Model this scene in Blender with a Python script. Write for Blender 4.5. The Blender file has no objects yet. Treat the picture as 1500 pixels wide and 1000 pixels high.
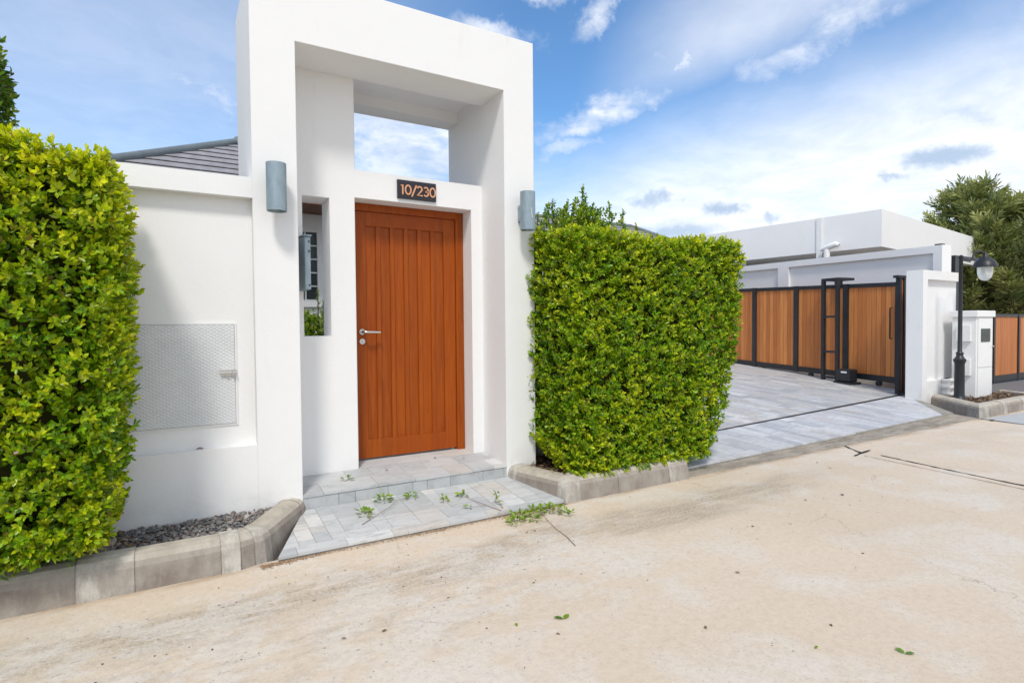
import bpy, math, random
import numpy as np
from mathutils import Vector, Matrix
from mathutils import noise as mnoise

scene = bpy.context.scene
COL = scene.collection
rad = math.radians

# ------------------------------------------------------------------ camera
CAMZ = 1.386
cam_d = bpy.data.cameras.new("camera")
cam_d.sensor_width = 36.0
cam_d.lens = 20.0
cam_d.clip_start = 0.05
cam_d.clip_end = 2000
cam = bpy.data.objects.new("camera", cam_d)
COL.objects.link(cam)
yaw, pitch, roll = 0.534808, -0.0269127, -0.0081995
cy, sy = math.cos(yaw), math.sin(yaw)
fw = Vector((sy * math.cos(pitch), cy * math.cos(pitch), math.sin(pitch)))
rt = Vector((cy, -sy, 0.0))
up = rt.cross(fw)
r2 = rt * math.cos(roll) + up * math.sin(roll)
u2 = up * math.cos(roll) - rt * math.sin(roll)
m = Matrix.Identity(4)
for i in range(3):
    m[i][0] = r2[i]; m[i][1] = u2[i]; m[i][2] = -fw[i]
m[2][3] = CAMZ
cam.matrix_world = m
scene.camera = cam

# ------------------------------------------------------------------ light
SUN_DIR = Vector((-0.30, -0.50, 0.79)).normalized()     # towards the sun
el = math.asin(SUN_DIR.z)
sun_d = bpy.data.lights.new("sun", 'SUN')
sun_d.energy = 1.6
sun_d.angle = rad(10)
sun_d.color = (1.0, 0.95, 0.88)
sun = bpy.data.objects.new("sun", sun_d)
COL.objects.link(sun)
sun.rotation_euler = SUN_DIR.to_track_quat('Z', 'Y').to_euler()
sun.location = (-5, -8, 12)

scene.view_settings.view_transform = 'Standard'
scene.view_settings.look = 'None'
scene.view_settings.exposure = 0.68
scene.view_settings.gamma = 1.0
scene.cycles.max_bounces = 8
scene.cycles.diffuse_bounces = 5
scene.cycles.transparent_max_bounces = 8
scene.cycles.use_denoising = True

world = bpy.data.worlds.new("World")
scene.world = world
world.use_nodes = True


class NT:
    """small helper for node trees"""
    def __init__(s, tree):
        s.t = tree
        s.t.nodes.clear()

    def n(s, typ, props=None, **ins):
        nd = s.t.nodes.new(typ)
        for k, v in (props or {}).items():
            setattr(nd, k, v)
        for k, v in ins.items():
            key = k.replace('_', ' ')
            sock = None
            if k[0] == 'i' and k[1:].isdigit():
                sock = nd.inputs[int(k[1:])]
            else:
                sock = nd.inputs[key]
            s.set(sock, v)
        return nd

    def set(s, sock, v):
        if isinstance(v, bpy.types.NodeSocket):
            s.t.links.new(v, sock)
        elif isinstance(v, bpy.types.Node):
            s.t.links.new(v.outputs[0], sock)
        else:
            if sock.type == 'RGBA' and len(v) == 3:
                v = (*v, 1)
            sock.default_value = v

    def math(s, op, a, b=0.0, c=0.0, clamp=False):
        return s.n('ShaderNodeMath', {'operation': op, 'use_clamp': clamp}, i0=a, i1=b, i2=c).outputs[0]

    def ramp(s, fac, lo, hi, a=0.0, b=1.0, smooth=True):
        return s.n('ShaderNodeMapRange', {'interpolation_type': 'SMOOTHSTEP' if smooth else 'LINEAR'},
                   i0=fac, i1=lo, i2=hi, i3=a, i4=b).outputs[0]

    def mix(s, fac, a, b, mode='MIX'):
        nd = s.n('ShaderNodeMix', {'data_type': 'RGBA', 'blend_type': mode})
        s.set(nd.inputs[0], fac); s.set(nd.inputs[6], a); s.set(nd.inputs[7], b)
        return nd.outputs[2]

    def noise(s, vec, scale, detail=4.0, rough=0.55, dist=0.0, out=0):
        return s.n('ShaderNodeTexNoise', None, Vector=vec, Scale=scale, Detail=detail, Roughness=rough, Distortion=dist).outputs[out]

    def vmath(s, op, a, b=(0, 0, 0)):
        nd = s.n('ShaderNodeVectorMath', {'operation': op}, i0=a, i1=b)
        return nd.outputs[1] if op in ('DOT_PRODUCT', 'LENGTH', 'DISTANCE') else nd.outputs[0]

    def vscale(s, v, sc):
        return s.n('ShaderNodeMapping', None, Vector=v, Scale=sc).outputs[0]


def build_sky():
    T = NT(world.node_tree)
    sky = T.n('ShaderNodeTexSky', {'sky_type': 'NISHITA', 'sun_disc': False, 'sun_elevation': el,
                                   'sun_rotation': math.atan2(SUN_DIR.x, SUN_DIR.y), 'air_density': 1.0,
                                   'dust_density': 0.4, 'ozone_density': 2.5, 'altitude': 50})
    d = T.n('ShaderNodeTexCoord').outputs['Generated']
    xyz = T.n('ShaderNodeSeparateXYZ', None, i0=d)
    z = T.math('MAXIMUM', xyz.outputs[2], 0.0)
    # cloud sheet coordinates: the direction projected on a flat layer high up
    iz = T.math('DIVIDE', 1.0, T.math('ADD', z, 0.12))
    flat = T.n('ShaderNodeVectorMath', {'operation': 'SCALE'}, i0=d)
    T.set(flat.inputs[3], iz)
    flat = flat.outputs[0]
    warp = T.noise(flat, 1.3, 3, out=1)
    warp = T.vmath('SUBTRACT', warp, (0.5, 0.5, 0.5))
    w2 = T.n('ShaderNodeVectorMath', {'operation': 'MULTIPLY_ADD'}, i0=warp, i1=(0.5, 0.5, 0.0), i2=flat).outputs[0]
    rot = T.n('ShaderNodeMapping', None, Vector=w2, Rotation=(0, 0, rad(35)), Scale=(0.55, 1.7, 1.0)).outputs[0]
    cirrus = T.noise(rot, 1.7, 8, 0.62)
    fine = T.noise(w2, 5.0, 7, 0.6)
    dn = T.noise(d, 5.0, 5, 0.6, out=1)
    dw = T.n('ShaderNodeVectorMath', {'operation': 'MULTIPLY_ADD'}, i0=T.vmath('SUBTRACT', dn, (0.5, 0.5, 0.5)),
             i1=(0.13, 0.13, 0.05), i2=d).outputs[0]
    dn2 = T.noise(d, 16.0, 6, 0.65, out=1)
    dw2 = T.n('ShaderNodeVectorMath', {'operation': 'MULTIPLY_ADD'}, i0=T.vmath('SUBTRACT', dn2, (0.5, 0.5, 0.5)),
              i1=(0.16, 0.16, 0.045), i2=dw).outputs[0]
    # broad white veil below a great circle
    a = Vector((0.553, 0.815, 0.20)); b = Vector((0.896, 0.285, 0.345))
    nrm = a.cross(b).normalized()
    if nrm.z > 0: nrm = -nrm
    side = T.vmath('DOT_PRODUCT', dw, tuple(nrm))
    veil = T.ramp(side, -0.13, 0.11)
    veil = T.math('MULTIPLY', veil, T.ramp(cirrus, 0.15, 0.6, 0.72, 1.0), clamp=True)
    # upper streak of thin cloud above it
    st = T.ramp(T.math('ABSOLUTE', T.math('ADD', side, 0.17)), 0.02, 0.11, 0.55, 0.0)
    st = T.math('MULTIPLY', st, T.ramp(xyz.outputs[0], 0.55, 0.72))
    # pale thin haze towards the left (west of the gate)
    left = T.ramp(xyz.outputs[0], 0.48, 0.10, 0.0, 0.30)
    left = T.math('MULTIPLY', left, T.ramp(cirrus, 0.3, 0.65, 0.8, 1.2))
    low = T.ramp(z, 0.36, 0.08, 0.0, 0.85)
    mask = T.math('MAXIMUM', veil, T.math('MAXIMUM', st, left))
    mask = T.math('MAXIMUM', mask, low)
    behind = T.ramp(xyz.outputs[1], 0.05, -0.30, 0.0, 0.85)  # cloud added behind the camera, out of view, to whiten fill on the facade
    mask = T.math('MAXIMUM', mask, behind)
    wisps = T.ramp(cirrus, 0.56, 0.78, 0.0, 0.45)
    wisps = T.math('MULTIPLY', wisps, T.ramp(fine, 0.3, 0.6))
    mask = T.math('MAXIMUM', mask, wisps)

    def blob(c, wx, wz, soft=0.6, amt=1.0, tilt=0.0):
        c = Vector(c).normalized()
        ax = Vector((c.y, -c.x, 0)).normalized(); az = ax.cross(c).normalized()
        bx = ax * math.cos(tilt) + az * math.sin(tilt); bz = az * math.cos(tilt) - ax * math.sin(tilt)
        df = T.vmath('SUBTRACT', dw2, tuple(c))
        px = T.math('DIVIDE', T.vmath('DOT_PRODUCT', df, tuple(bx)), wx)
        pz = T.math('DIVIDE', T.vmath('DOT_PRODUCT', df, tuple(bz)), wz)
        front = T.math('GREATER_THAN', T.vmath('DOT_PRODUCT', d, tuple(c)), 0.0)
        r = T.math('SQRT', T.math('ADD', T.math('MULTIPLY', px, px), T.math('MULTIPLY', pz, pz)))
        v = T.ramp(r, 1.0 + soft * 0.4, 1.0 - soft, 0.0, amt)
        return T.math('MULTIPLY', v, front)
    white = [((0.600, 0.715, 0.340), 0.115, 0.026, 1.0, 0.95, 0.22), ((0.571, 0.673, 0.485), 0.055, 0.022, 0.95, 0.75, 0.6),
             ((0.664, 0.633, 0.398), 0.026, 0.014, 0.95, 0.7, -0.3), ((0.560, 0.76, 0.295), 0.09, 0.013, 0.9, 0.5, 0.05),
             ((0.779, 0.48, 0.400), 0.12, 0.045, 1.0, 0.75, 0.45), ((0.43, 0.78, 0.455), 0.07, 0.022, 0.95, 0.75, -0.3), ((0.50, 0.72, 0.492), 0.03, 0.012, 0.95, 0.6, 0.1),
             ((0.045, 0.937, 0.345), 0.12, 0.022, 1.0, 0.5, -0.6), ((0.62, 0.60, 0.50), 0.045, 0.014, 0.9, 0.6, 0.0),
             ((0.337, 0.892, 0.30), 0.17, 0.10, 0.7, 0.85, 0.0)]
    for bl in white:
        mask = T.math('MAXIMUM', mask, T.math('MULTIPLY', blob(*bl), T.ramp(fine, 0.30, 0.60, 0.35, 1.0)))
    grey = None
    for bl in [((0.904, 0.361, 0.231), 0.050, 0.018, 0.7, 0.9, 0.0), ((0.883, 0.418, 0.208), 0.026, 0.006, 0.8, 0.7, 0.0),
               ((0.757, 0.626, 0.187), 0.034, 0.013, 0.7, 0.9, 0.1), ((0.694, 0.691, 0.204), 0.026, 0.016, 0.8, 0.8, -0.2),
               ((0.715, 0.675, 0.150), 0.075, 0.016, 0.8, 0.8, 0.0), ((0.810, 0.56, 0.175), 0.022, 0.009, 0.8, 0.7, 0.0),
               ((0.90, 0.34, 0.285), 0.03, 0.007, 0.9, 0.35, 0.0),
               ((0.36, 0.90, 0.275), 0.12, 0.03, 0.9, 0.45, -0.2), ((0.30, 0.90, 0.335), 0.09, 0.025, 0.9, 0.4, 0.1)]:
        v = blob(*bl)
        grey = v if grey is None else T.math('MAXIMUM', grey, v)
    skyc = T.mix(1.0, sky.outputs[0], (0.125, 0.125, 0.125), 'MULTIPLY')
    skyc = T.mix(1.0, skyc, (0.62, 0.86, 1.0), 'MULTIPLY')
    cloudc = T.mix(T.ramp(fine, 0.3, 0.7), (0.60, 0.63, 0.68), (0.74, 0.745, 0.765))
    c = T.mix(T.math('MULTIPLY', mask, 0.93, clamp=True), skyc, cloudc)
    c = T.mix(grey, c, (0.30, 0.39, 0.52))
    # below the horizon: a plain ground tone
    c = T.mix(T.math('LESS_THAN', xyz.outputs[2], -0.01), c, (0.25, 0.22, 0.18))
    bg = T.n('ShaderNodeBackground', None, Color=c, Strength=1.0)
    out = T.n('ShaderNodeOutputWorld', None, Surface=bg)


build_sky()

# ------------------------------------------------------------------ helpers
def mat(name, fn):
    mt = bpy.data.materials.new(name)
    mt.use_nodes = True
    T = NT(mt.node_tree)
    sh = fn(T)
    T.n('ShaderNodeOutputMaterial', None, Surface=sh)
    return mt


def pbsdf(T, col, rough=0.6, metal=0.0, normal=None, spec=0.5, **kw):
    nd = T.n('ShaderNodeBsdfPrincipled')
    T.set(nd.inputs['Base Color'], col)
    T.set(nd.inputs['Roughness'], rough)
    T.set(nd.inputs['Metallic'], metal)
    T.set(nd.inputs['Specular IOR Level'], spec)
    if normal is not None:
        T.set(nd.inputs['Normal'], normal)
    for k, v in kw.items():
        T.set(nd.inputs[k.replace('_', ' ')], v)
    return nd.outputs[0]


def bump(T, h, strength=0.3, dist=0.01, normal=None):
    nd = T.n('ShaderNodeBump', None, Strength=strength, Distance=dist, Height=h)
    if normal is not None:
        T.set(nd.inputs['Normal'], normal)
    return nd.outputs[0]


def pos(T):
    return T.n('ShaderNodeTexCoord').outputs['Object']


def geo_pos(T):
    return T.n('ShaderNodeNewGeometry').outputs['Position']


def m_plaster(T, col=(0.80, 0.795, 0.785), dirt=0.4, bevel_r=0.009):
    p = geo_pos(T)
    n1 = T.noise(p, 0.9, 5, 0.6)
    n2 = T.noise(T.vscale(p, (4, 4, 0.6)), 2.0, 5, 0.65)
    c = T.mix(T.ramp(n1, 0.35, 0.7, 0.0, 0.5), col, tuple(x * 0.95 for x in col))
    c = T.mix(T.ramp(n2, 0.6, 0.85, 0.0, dirt), c, (0.60, 0.585, 0.55))
    z = T.n('ShaderNodeSeparateXYZ', None, i0=p).outputs[2]
    low = T.math('MULTIPLY', T.ramp(z, 0.42, 0.12, 0.0, 1.0), T.ramp(T.noise(p, 5.0, 5, 0.7), 0.35, 0.75, 0.0, 0.45))
    c = T.mix(low, c, (0.52, 0.49, 0.44))
    bv = T.n('ShaderNodeBevel', {'samples': 4}, Radius=bevel_r)
    h = T.math('ADD', T.noise(p, 45.0, 4, 0.6), T.math('MULTIPLY', T.noise(p, 5.0, 3), 3.0))
    return pbsdf(T, c, 0.75, normal=bump(T, h, 0.16, 0.006, bv.outputs[0]), spec=0.25)


PLASTER = mat("white_plaster", m_plaster)
PLASTER_FLUSH = mat("white_plaster_flush", lambda T: m_plaster(T, bevel_r=0.001))
PLASTER_GREY = mat("pale_grey_plaster", lambda T: m_plaster(T, (0.66, 0.67, 0.69), 0.2))


def m_road(T):
    p = geo_pos(T)
    xyz = T.n('ShaderNodeSeparateXYZ', None, i0=p)
    big = T.noise(p, 0.35, 4, 0.6)
    mid = T.noise(p, 1.6, 6, 0.62, 0.4)
    fine = T.noise(p, 26.0, 6, 0.7)
    c = T.mix(T.ramp(big, 0.3, 0.7), (0.60, 0.495, 0.375), (0.65, 0.54, 0.42))
    c = T.mix(T.ramp(mid, 0.46, 0.68, 0.0, 0.7), c, (0.66, 0.61, 0.54))
    c = T.mix(T.ramp(T.noise(p, 0.8, 5, 0.65, 0.8), 0.56, 0.74, 0.0, 0.40), c, (0.52, 0.43, 0.34))
    # worn, stained gutter strip along the kerb (exposed grit)
    wob = T.math('MULTIPLY', T.math('SUBTRACT', T.noise(p, 1.1, 3), 0.5), 0.5)
    yy = T.math('ADD', xyz.outputs[1], wob)
    sepx = xyz.outputs[0]
    band = T.math('MULTIPLY', T.ramp(yy, 2.72, 3.02), T.ramp(yy, 3.32, 3.10))
    band = T.math('MULTIPLY', band, T.ramp(sepx, 5.6, 4.0, 0.15, 1.0))
    patch = T.math('MULTIPLY', T.ramp(sepx, 2.0, 2.7), T.ramp(sepx, 4.4, 3.4))
    patch = T.math('MULTIPLY', patch, T.math('MULTIPLY', T.ramp(yy, 2.65, 2.9), T.ramp(yy, 3.3, 3.1)))
    strm = T.noise(T.vscale(p, (1.2, 5.0, 1)), 2.2, 8, 0.75, 0.3)
    bandm = T.math('MULTIPLY', band, T.ramp(strm, 0.32, 0.60, 0.10, 0.95))
    bandm = T.math('MAXIMUM', bandm, T.math('MULTIPLY', patch, T.ramp(strm, 0.30, 0.60, 0.15, 0.9)))
    spk = T.ramp(T.noise(p, 55.0, 4, 0.75), 0.40, 0.62, 0.35, 1.0)
    c = T.mix(T.math('MULTIPLY', bandm, spk), c, (0.29, 0.24, 0.18))
    band2 = T.math('MULTIPLY', T.math('MULTIPLY', T.ramp(yy, 2.1, 2.55), T.ramp(yy, 2.95, 2.7)), T.ramp(sepx, 2.6, 1.0))
    c = T.mix(T.math('MULTIPLY', T.math('MULTIPLY', band2, spk), T.ramp(T.noise(T.vscale(p, (1.5, 4.0, 1)), 3.0, 7, 0.75), 0.42, 0.62, 0.0, 0.6)), c, (0.34, 0.30, 0.25))
    salt = T.noise(p, 90.0, 3, 0.8)
    c = T.mix(T.math('MULTIPLY', T.ramp(salt, 0.56, 0.66, 0.0, 0.5), T.ramp(T.noise(p, 0.9, 4, 0.6), 0.42, 0.6, 0.25, 1.0)), c, (0.36, 0.30, 0.24))
    gr = T.math('MULTIPLY', T.math('MULTIPLY', T.ramp(yy, 1.7, 2.5), T.ramp(yy, 3.45, 3.2)), T.ramp(sepx, 3.4, 1.8))
    grit_n = T.noise(T.vscale(p, (1.0, 1.7, 1)), 3.0, 7, 0.7, 0.2)
    gritmask = T.math('MULTIPLY', gr, T.ramp(grit_n, 0.44, 0.56))
    pits = T.ramp(T.noise(T.vscale(p, (1, 1.5, 1)), 34.0, 5, 0.7, 0.5), 0.58, 0.66)
    sel = T.ramp(T.noise(p, 9.0, 3), 0.42, 0.56)
    pitm = T.math('MULTIPLY', T.math('MULTIPLY', gritmask, pits), T.math('MULTIPLY', sel, 0.85))
    c = T.mix(T.math('MULTIPLY', gritmask, 0.45), c, (0.66, 0.63, 0.58))
    c = T.mix(pitm, c, (0.17, 0.145, 0.12))
    # dark dots of debris everywhere
    v2 = T.n('ShaderNodeTexVoronoi', {'feature': 'F1'}, Vector=T.vscale(p, (1, 1.6, 1)), Scale=7.5)
    dots = T.ramp(v2.outputs[0], 0.028, 0.055, 0.75, 0.0)
    dots = T.math('MULTIPLY', dots, T.ramp(T.noise(p, 1.5, 2), 0.42, 0.6))
    c = T.mix(dots, c, (0.10, 0.08, 0.06))
    # hairline cracks
    wv = T.n('ShaderNodeVectorMath', {'operation': 'MULTIPLY_ADD'}, i0=T.noise(p, 2.5, 5, 0.65, out=1), i1=(0.45, 0.45, 0), i2=p).outputs[0]
    vc = T.n('ShaderNodeTexVoronoi', {'feature': 'DISTANCE_TO_EDGE'}, Vector=wv, Scale=0.62)
    cr = T.ramp(vc.outputs[0], 0.0005, 0.0035, 1.0, 0.0)
    cr = T.math('MULTIPLY', cr, T.ramp(T.noise(p, 0.9, 2), 0.48, 0.60, 0.0, 0.5))
    c = T.mix(cr, c, (0.25, 0.19, 0.13))
    vc2 = T.n('ShaderNodeTexVoronoi', {'feature': 'DISTANCE_TO_EDGE'}, Vector=wv, Scale=2.3)
    cr2 = T.math('MULTIPLY', T.ramp(vc2.outputs[0], 0.001, 0.006, 1.0, 0.0), T.ramp(T.noise(p, 1.3, 2), 0.55, 0.68, 0.0, 0.4))
    c = T.mix(cr2, c, (0.33, 0.26, 0.19))
    # grey scuffs
    sc = T.noise(T.vscale(p, (1.0, 3.2, 1)), 0.9, 7, 0.7, 0.6)
    c = T.mix(T.ramp(sc, 0.60, 0.78, 0.0, 0.5), c, (0.34, 0.30, 0.26))
    # dirt line gathered at the very edge
    edge = T.math('MULTIPLY', T.ramp(T.math('ADD', xyz.outputs[1], T.math('MULTIPLY', wob, 0.25)), 3.50, 3.59), T.ramp(strm, 0.4, 0.6, 0.15, 0.75))
    c = T.mix(edge, c, (0.30, 0.19, 0.10))
    c = T.mix(T.ramp(fine, 0.38, 0.70, 0.0, 0.24), c, (0.36, 0.29, 0.22))
    sp1 = T.noise(p, 150.0, 2, 0.5)
    sp2 = T.noise(p, 60.0, 4, 0.8)
    spm = T.math('MULTIPLY', T.ramp(sp2, 0.57, 0.64, 0.0, 0.55), T.ramp(mid, 0.35, 0.6, 0.3, 1.0))
    c = T.mix(spm, c, (0.33, 0.27, 0.21))
    c = T.mix(T.ramp(sp1, 0.60, 0.68, 0.0, 0.35), c, (0.76, 0.71, 0.63))
    h = T.math('ADD', T.math('MULTIPLY', fine, 0.7), T.math('MULTIPLY', mid, 2.0))
    h = T.math('SUBTRACT', h, T.math('MULTIPLY', T.math('ADD', pitm, T.math('ADD', cr, dots)), 1.2))
    return pbsdf(T, c, 0.8, normal=bump(T, h, 0.35, 0.008), spec=0.3)


ROAD = mat("beige_concrete_road", m_road)


def m_stone(T, lo, hi, warm):
    p = geo_pos(T)
    at = T.n('ShaderNodeAttribute', {'attribute_name': 'rnd'})
    sep = T.n('ShaderNodeSeparateColor', None, i0=at.outputs['Color'])
    off = T.n('ShaderNodeVectorMath', {'operation': 'MULTIPLY_ADD'}, i0=at.outputs['Color'], i1=(13, 17, 5), i2=p).outputs[0]
    c = T.mix(sep.outputs[0], lo, hi)
    c = T.mix(T.ramp(sep.outputs[1], 0.72, 0.8, 0.0, 0.7), c, warm)
    c = T.mix(T.ramp(sep.outputs[2], 0.86, 0.9, 0.0, 0.5), c, (0.70, 0.70, 0.68))
    vein = T.noise(T.vscale(off, (2.0, 7.0, 2.0)), 3.0, 7, 0.7, 1.0)
    c = T.mix(T.ramp(vein, 0.45, 0.72, 0.0, 0.55), c, tuple(x * 0.62 for x in lo))
    c = T.mix(T.ramp(vein, 0.42, 0.25, 0.0, 0.4), c, (0.66, 0.67, 0.68))
    dirt = T.noise(p, 1.4, 6, 0.65)
    c = T.mix(T.ramp(dirt, 0.52, 0.74, 0.0, 0.4), c, (0.42, 0.36, 0.29))
    h = T.noise(off, 30.0, 5, 0.65)
    return pbsdf(T, c, 0.62, normal=bump(T, h, 0.25, 0.004), spec=0.35)


STONE = mat("grey_stone_paving", lambda T: m_stone(T, (0.41, 0.425, 0.43), (0.54, 0.545, 0.54), (0.55, 0.51, 0.46)))
STONE_DRIVE = mat("pale_stone_driveway", lambda T: m_stone(T, (0.39, 0.40, 0.42), (0.57, 0.575, 0.59), (0.53, 0.52, 0.52)))
STONE_IN = mat("pale_stone_forecourt", lambda T: m_stone(T, (0.36, 0.365, 0.37), (0.52, 0.52, 0.52), (0.50, 0.475, 0.44)))


def m_simple(col, rough=0.6, metal=0.0, var=0.15, scale=8.0, bmp=0.1, spec=0.4):
    def f(T):
        p = geo_pos(T)
        n1 = T.noise(p, scale, 5, 0.6)
        c = T.mix(T.ramp(n1, 0.3, 0.75), col, tuple(x * (1 - var) for x in col))
        return pbsdf(T, c, rough, metal, normal=bump(T, T.noise(p, scale * 6, 4, 0.6), bmp, 0.004), spec=spec)
    return f


GROUT = mat("sandy_grout", m_simple((0.33, 0.31, 0.27), 0.9, var=0.35))
GROUND = mat("earth_ground", m_simple((0.26, 0.22, 0.16), 0.95, var=0.4, scale=1.5, bmp=0.4))
DARK_METAL = mat("black_painted_steel", m_simple((0.022, 0.024, 0.028), 0.42, var=0.3, bmp=0.03))
STEEL = mat("brushed_steel", m_simple((0.62, 0.60, 0.56), 0.3, metal=1.0, var=0.1, bmp=0.02))
WHITE_PAINT = mat("white_paint", m_simple((0.78, 0.78, 0.77), 0.5, var=0.05, bmp=0.03))
BROWN_FASCIA = mat("brown_eaves_paint", m_simple((0.17, 0.07, 0.045), 0.6, var=0.2, bmp=0.05))
SIGN_BLACK = mat("black_sign_plate", m_simple((0.025, 0.022, 0.03), 0.35, var=0.2, bmp=0.02))
COPPER = mat("copper_numerals", m_simple((0.72, 0.36, 0.20), 0.35, metal=0.35, var=0.1, bmp=0.02))
RUBBER = mat("black_joint_filler", m_simple((0.03, 0.025, 0.02), 0.85, var=0.4, scale=20))
TWIG = mat("brown_twig", m_simple((0.26, 0.16, 0.11), 0.85, var=0.35, scale=40))
BARK = mat("tree_bark", m_simple((0.12, 0.085, 0.06), 0.9, var=0.4, scale=12, bmp=0.6))
SOIL = mat("dark_garden_soil", m_simple((0.085, 0.05, 0.032), 0.95, var=0.5, scale=18, bmp=0.8))
ASPHALT = mat("grey_asphalt", m_simple((0.16, 0.16, 0.165), 0.9, var=0.25, scale=20, bmp=0.4))


def m_lampmetal(T):
    p = geo_pos(T)
    n1 = T.noise(T.vscale(p, (6, 6, 2)), 4.0, 6, 0.65, 0.5)
    c = T.mix(T.ramp(n1, 0.3, 0.7), (0.235, 0.305, 0.35), (0.31, 0.385, 0.42))
    c = T.mix(T.ramp(T.noise(p, 30, 5, 0.7), 0.6, 0.8, 0.0, 0.3), c, (0.42, 0.47, 0.48))
    return pbsdf(T, c, 0.48, 0.35, normal=bump(T, T.noise(p, 60, 3), 0.05, 0.002), spec=0.4)


LAMP_METAL = mat("weathered_blue_grey_metal", m_lampmetal)


def m_wood_door(T):
    p = geo_pos(T)
    q = T.vscale(p, (16, 16, 0.9))
    g1 = T.noise(q, 2.2, 7, 0.65, 0.6)
    g2 = T.noise(T.vscale(p, (60, 60, 2.0)), 2.0, 5, 0.6)
    # each board has its own tone
    xi = T.math('FLOOR', T.math('MULTIPLY', T.n('ShaderNodeSeparateXYZ', None, i0=p).outputs[0], 8.0))
    wn = T.n('ShaderNodeTexWhiteNoise', {'noise_dimensions': '1D'}, W=xi).outputs[0]
    c = T.mix(T.ramp(g1, 0.3, 0.72), (0.33, 0.074, 0.005), (0.22, 0.041, 0.003))
    c = T.mix(T.math('MULTIPLY', wn, 0.35), c, (0.43, 0.085, 0.003))
    c = T.mix(T.ramp(g2, 0.45, 0.8, 0.0, 0.35), c, (0.16, 0.026, 0.002))
    c = T.mix(T.ramp(T.noise(p, 1.6, 3), 0.4, 0.7, 0, 0.35), c, (0.27, 0.042, 0.003))
    return pbsdf(T, c, 0.42, normal=bump(T, g2, 0.08, 0.002), spec=0.22)


DOORWOOD = mat("varnished_red_brown_wood", m_wood_door)


def m_wood_gate(T):
    p = geo_pos(T)
    at = T.n('ShaderNodeAttribute', {'attribute_name': 'rnd'})
    sep = T.n('ShaderNodeSeparateColor', None, i0=at.outputs['Color'])
    off = T.n('ShaderNodeVectorMath', {'operation': 'MULTIPLY_ADD'}, i0=at.outputs['Color'], i1=(9, 9, 9), i2=p).outputs[0]
    g1 = T.noise(T.vscale(off, (14, 14, 0.8)), 2.0, 6, 0.65, 0.5)
    c = T.mix(sep.outputs[0], (0.45, 0.145, 0.036), (0.66, 0.255, 0.072))
    c = T.mix(T.ramp(g1, 0.4, 0.75, 0.0, 0.55), c, (0.25, 0.072, 0.022))
    return pbsdf(T, c, 0.5, normal=bump(T, g1, 0.1, 0.003), spec=0.35)


GATEWOOD = mat("orange_brown_timber_boards", m_wood_gate)


def m_kerb(T):
    p = geo_pos(T)
    g = T.n('ShaderNodeNewGeometry')
    nz = T.n('ShaderNodeSeparateXYZ', None, i0=g.outputs['Normal']).outputs[2]
    at = T.n('ShaderNodeAttribute', {'attribute_name': 'rnd'})
    sep = T.n('ShaderNodeSeparateColor', None, i0=at.outputs['Color'])
    n1 = T.noise(p, 5.0, 6, 0.65)
    st = T.noise(T.vscale(p, (7, 7, 1.2)), 2.5, 6, 0.7)
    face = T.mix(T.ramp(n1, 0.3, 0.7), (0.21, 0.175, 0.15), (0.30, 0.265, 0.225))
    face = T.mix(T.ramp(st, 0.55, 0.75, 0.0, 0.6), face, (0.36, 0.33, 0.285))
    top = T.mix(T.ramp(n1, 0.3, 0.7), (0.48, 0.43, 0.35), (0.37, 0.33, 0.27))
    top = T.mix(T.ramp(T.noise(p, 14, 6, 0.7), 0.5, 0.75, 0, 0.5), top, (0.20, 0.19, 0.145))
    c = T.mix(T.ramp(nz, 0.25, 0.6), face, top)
    mort = T.mix(T.ramp(st, 0.35, 0.7), (0.54, 0.52, 0.47), (0.33, 0.30, 0.26))
    edge_n = T.ramp(T.noise(T.vscale(p, (3, 3, 1.5)), 2.2, 6, 0.7), 0.40, 0.62)
    mf = T.math('ADD', T.math('MULTIPLY', sep.outputs[0], T.math('ADD', 0.30, T.math('MULTIPLY', edge_n, 0.65))), T.math('MULTIPLY', T.math('SUBTRACT', 1.0, sep.outputs[0]), T.math('MULTIPLY', edge_n, 0.28)))
    c = T.mix(mf, c, mort)
    c = T.mix(T.ramp(T.noise(p, 45, 5, 0.7), 0.58, 0.75, 0, 0.4), c, (0.12, 0.10, 0.085))
    h = T.math('ADD', T.noise(p, 35, 6, 0.7), T.math('MULTIPLY', n1, 1.5))
    bv = T.n('ShaderNodeBevel', {'samples': 3}, Radius=0.008)
    return pbsdf(T, c, 0.85, normal=bump(T, h, 0.5, 0.008, bv.outputs[0]), spec=0.25)


KERB = mat("stained_concrete_kerb", m_kerb)


def m_ramp(T):
    p = geo_pos(T)
    n1 = T.noise(T.vscale(p, (1, 3, 1)), 3.0, 7, 0.72, 0.3)
    c = T.mix(T.ramp(n1, 0.35, 0.68), (0.36, 0.32, 0.265), (0.20, 0.175, 0.14))
    c = T.mix(T.ramp(T.noise(p, 60, 5, 0.7), 0.5, 0.75, 0, 0.5), c, (0.13, 0.115, 0.095))
    c = T.mix(T.ramp(T.noise(p, 1.2, 4), 0.5, 0.7, 0, 0.5), c, (0.40, 0.34, 0.27))
    return pbsdf(T, c, 0.9, normal=bump(T, T.noise(p, 40, 6, 0.7), 0.7, 0.01), spec=0.2)


RAMP = mat("rough_grey_concrete", m_ramp)


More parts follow.
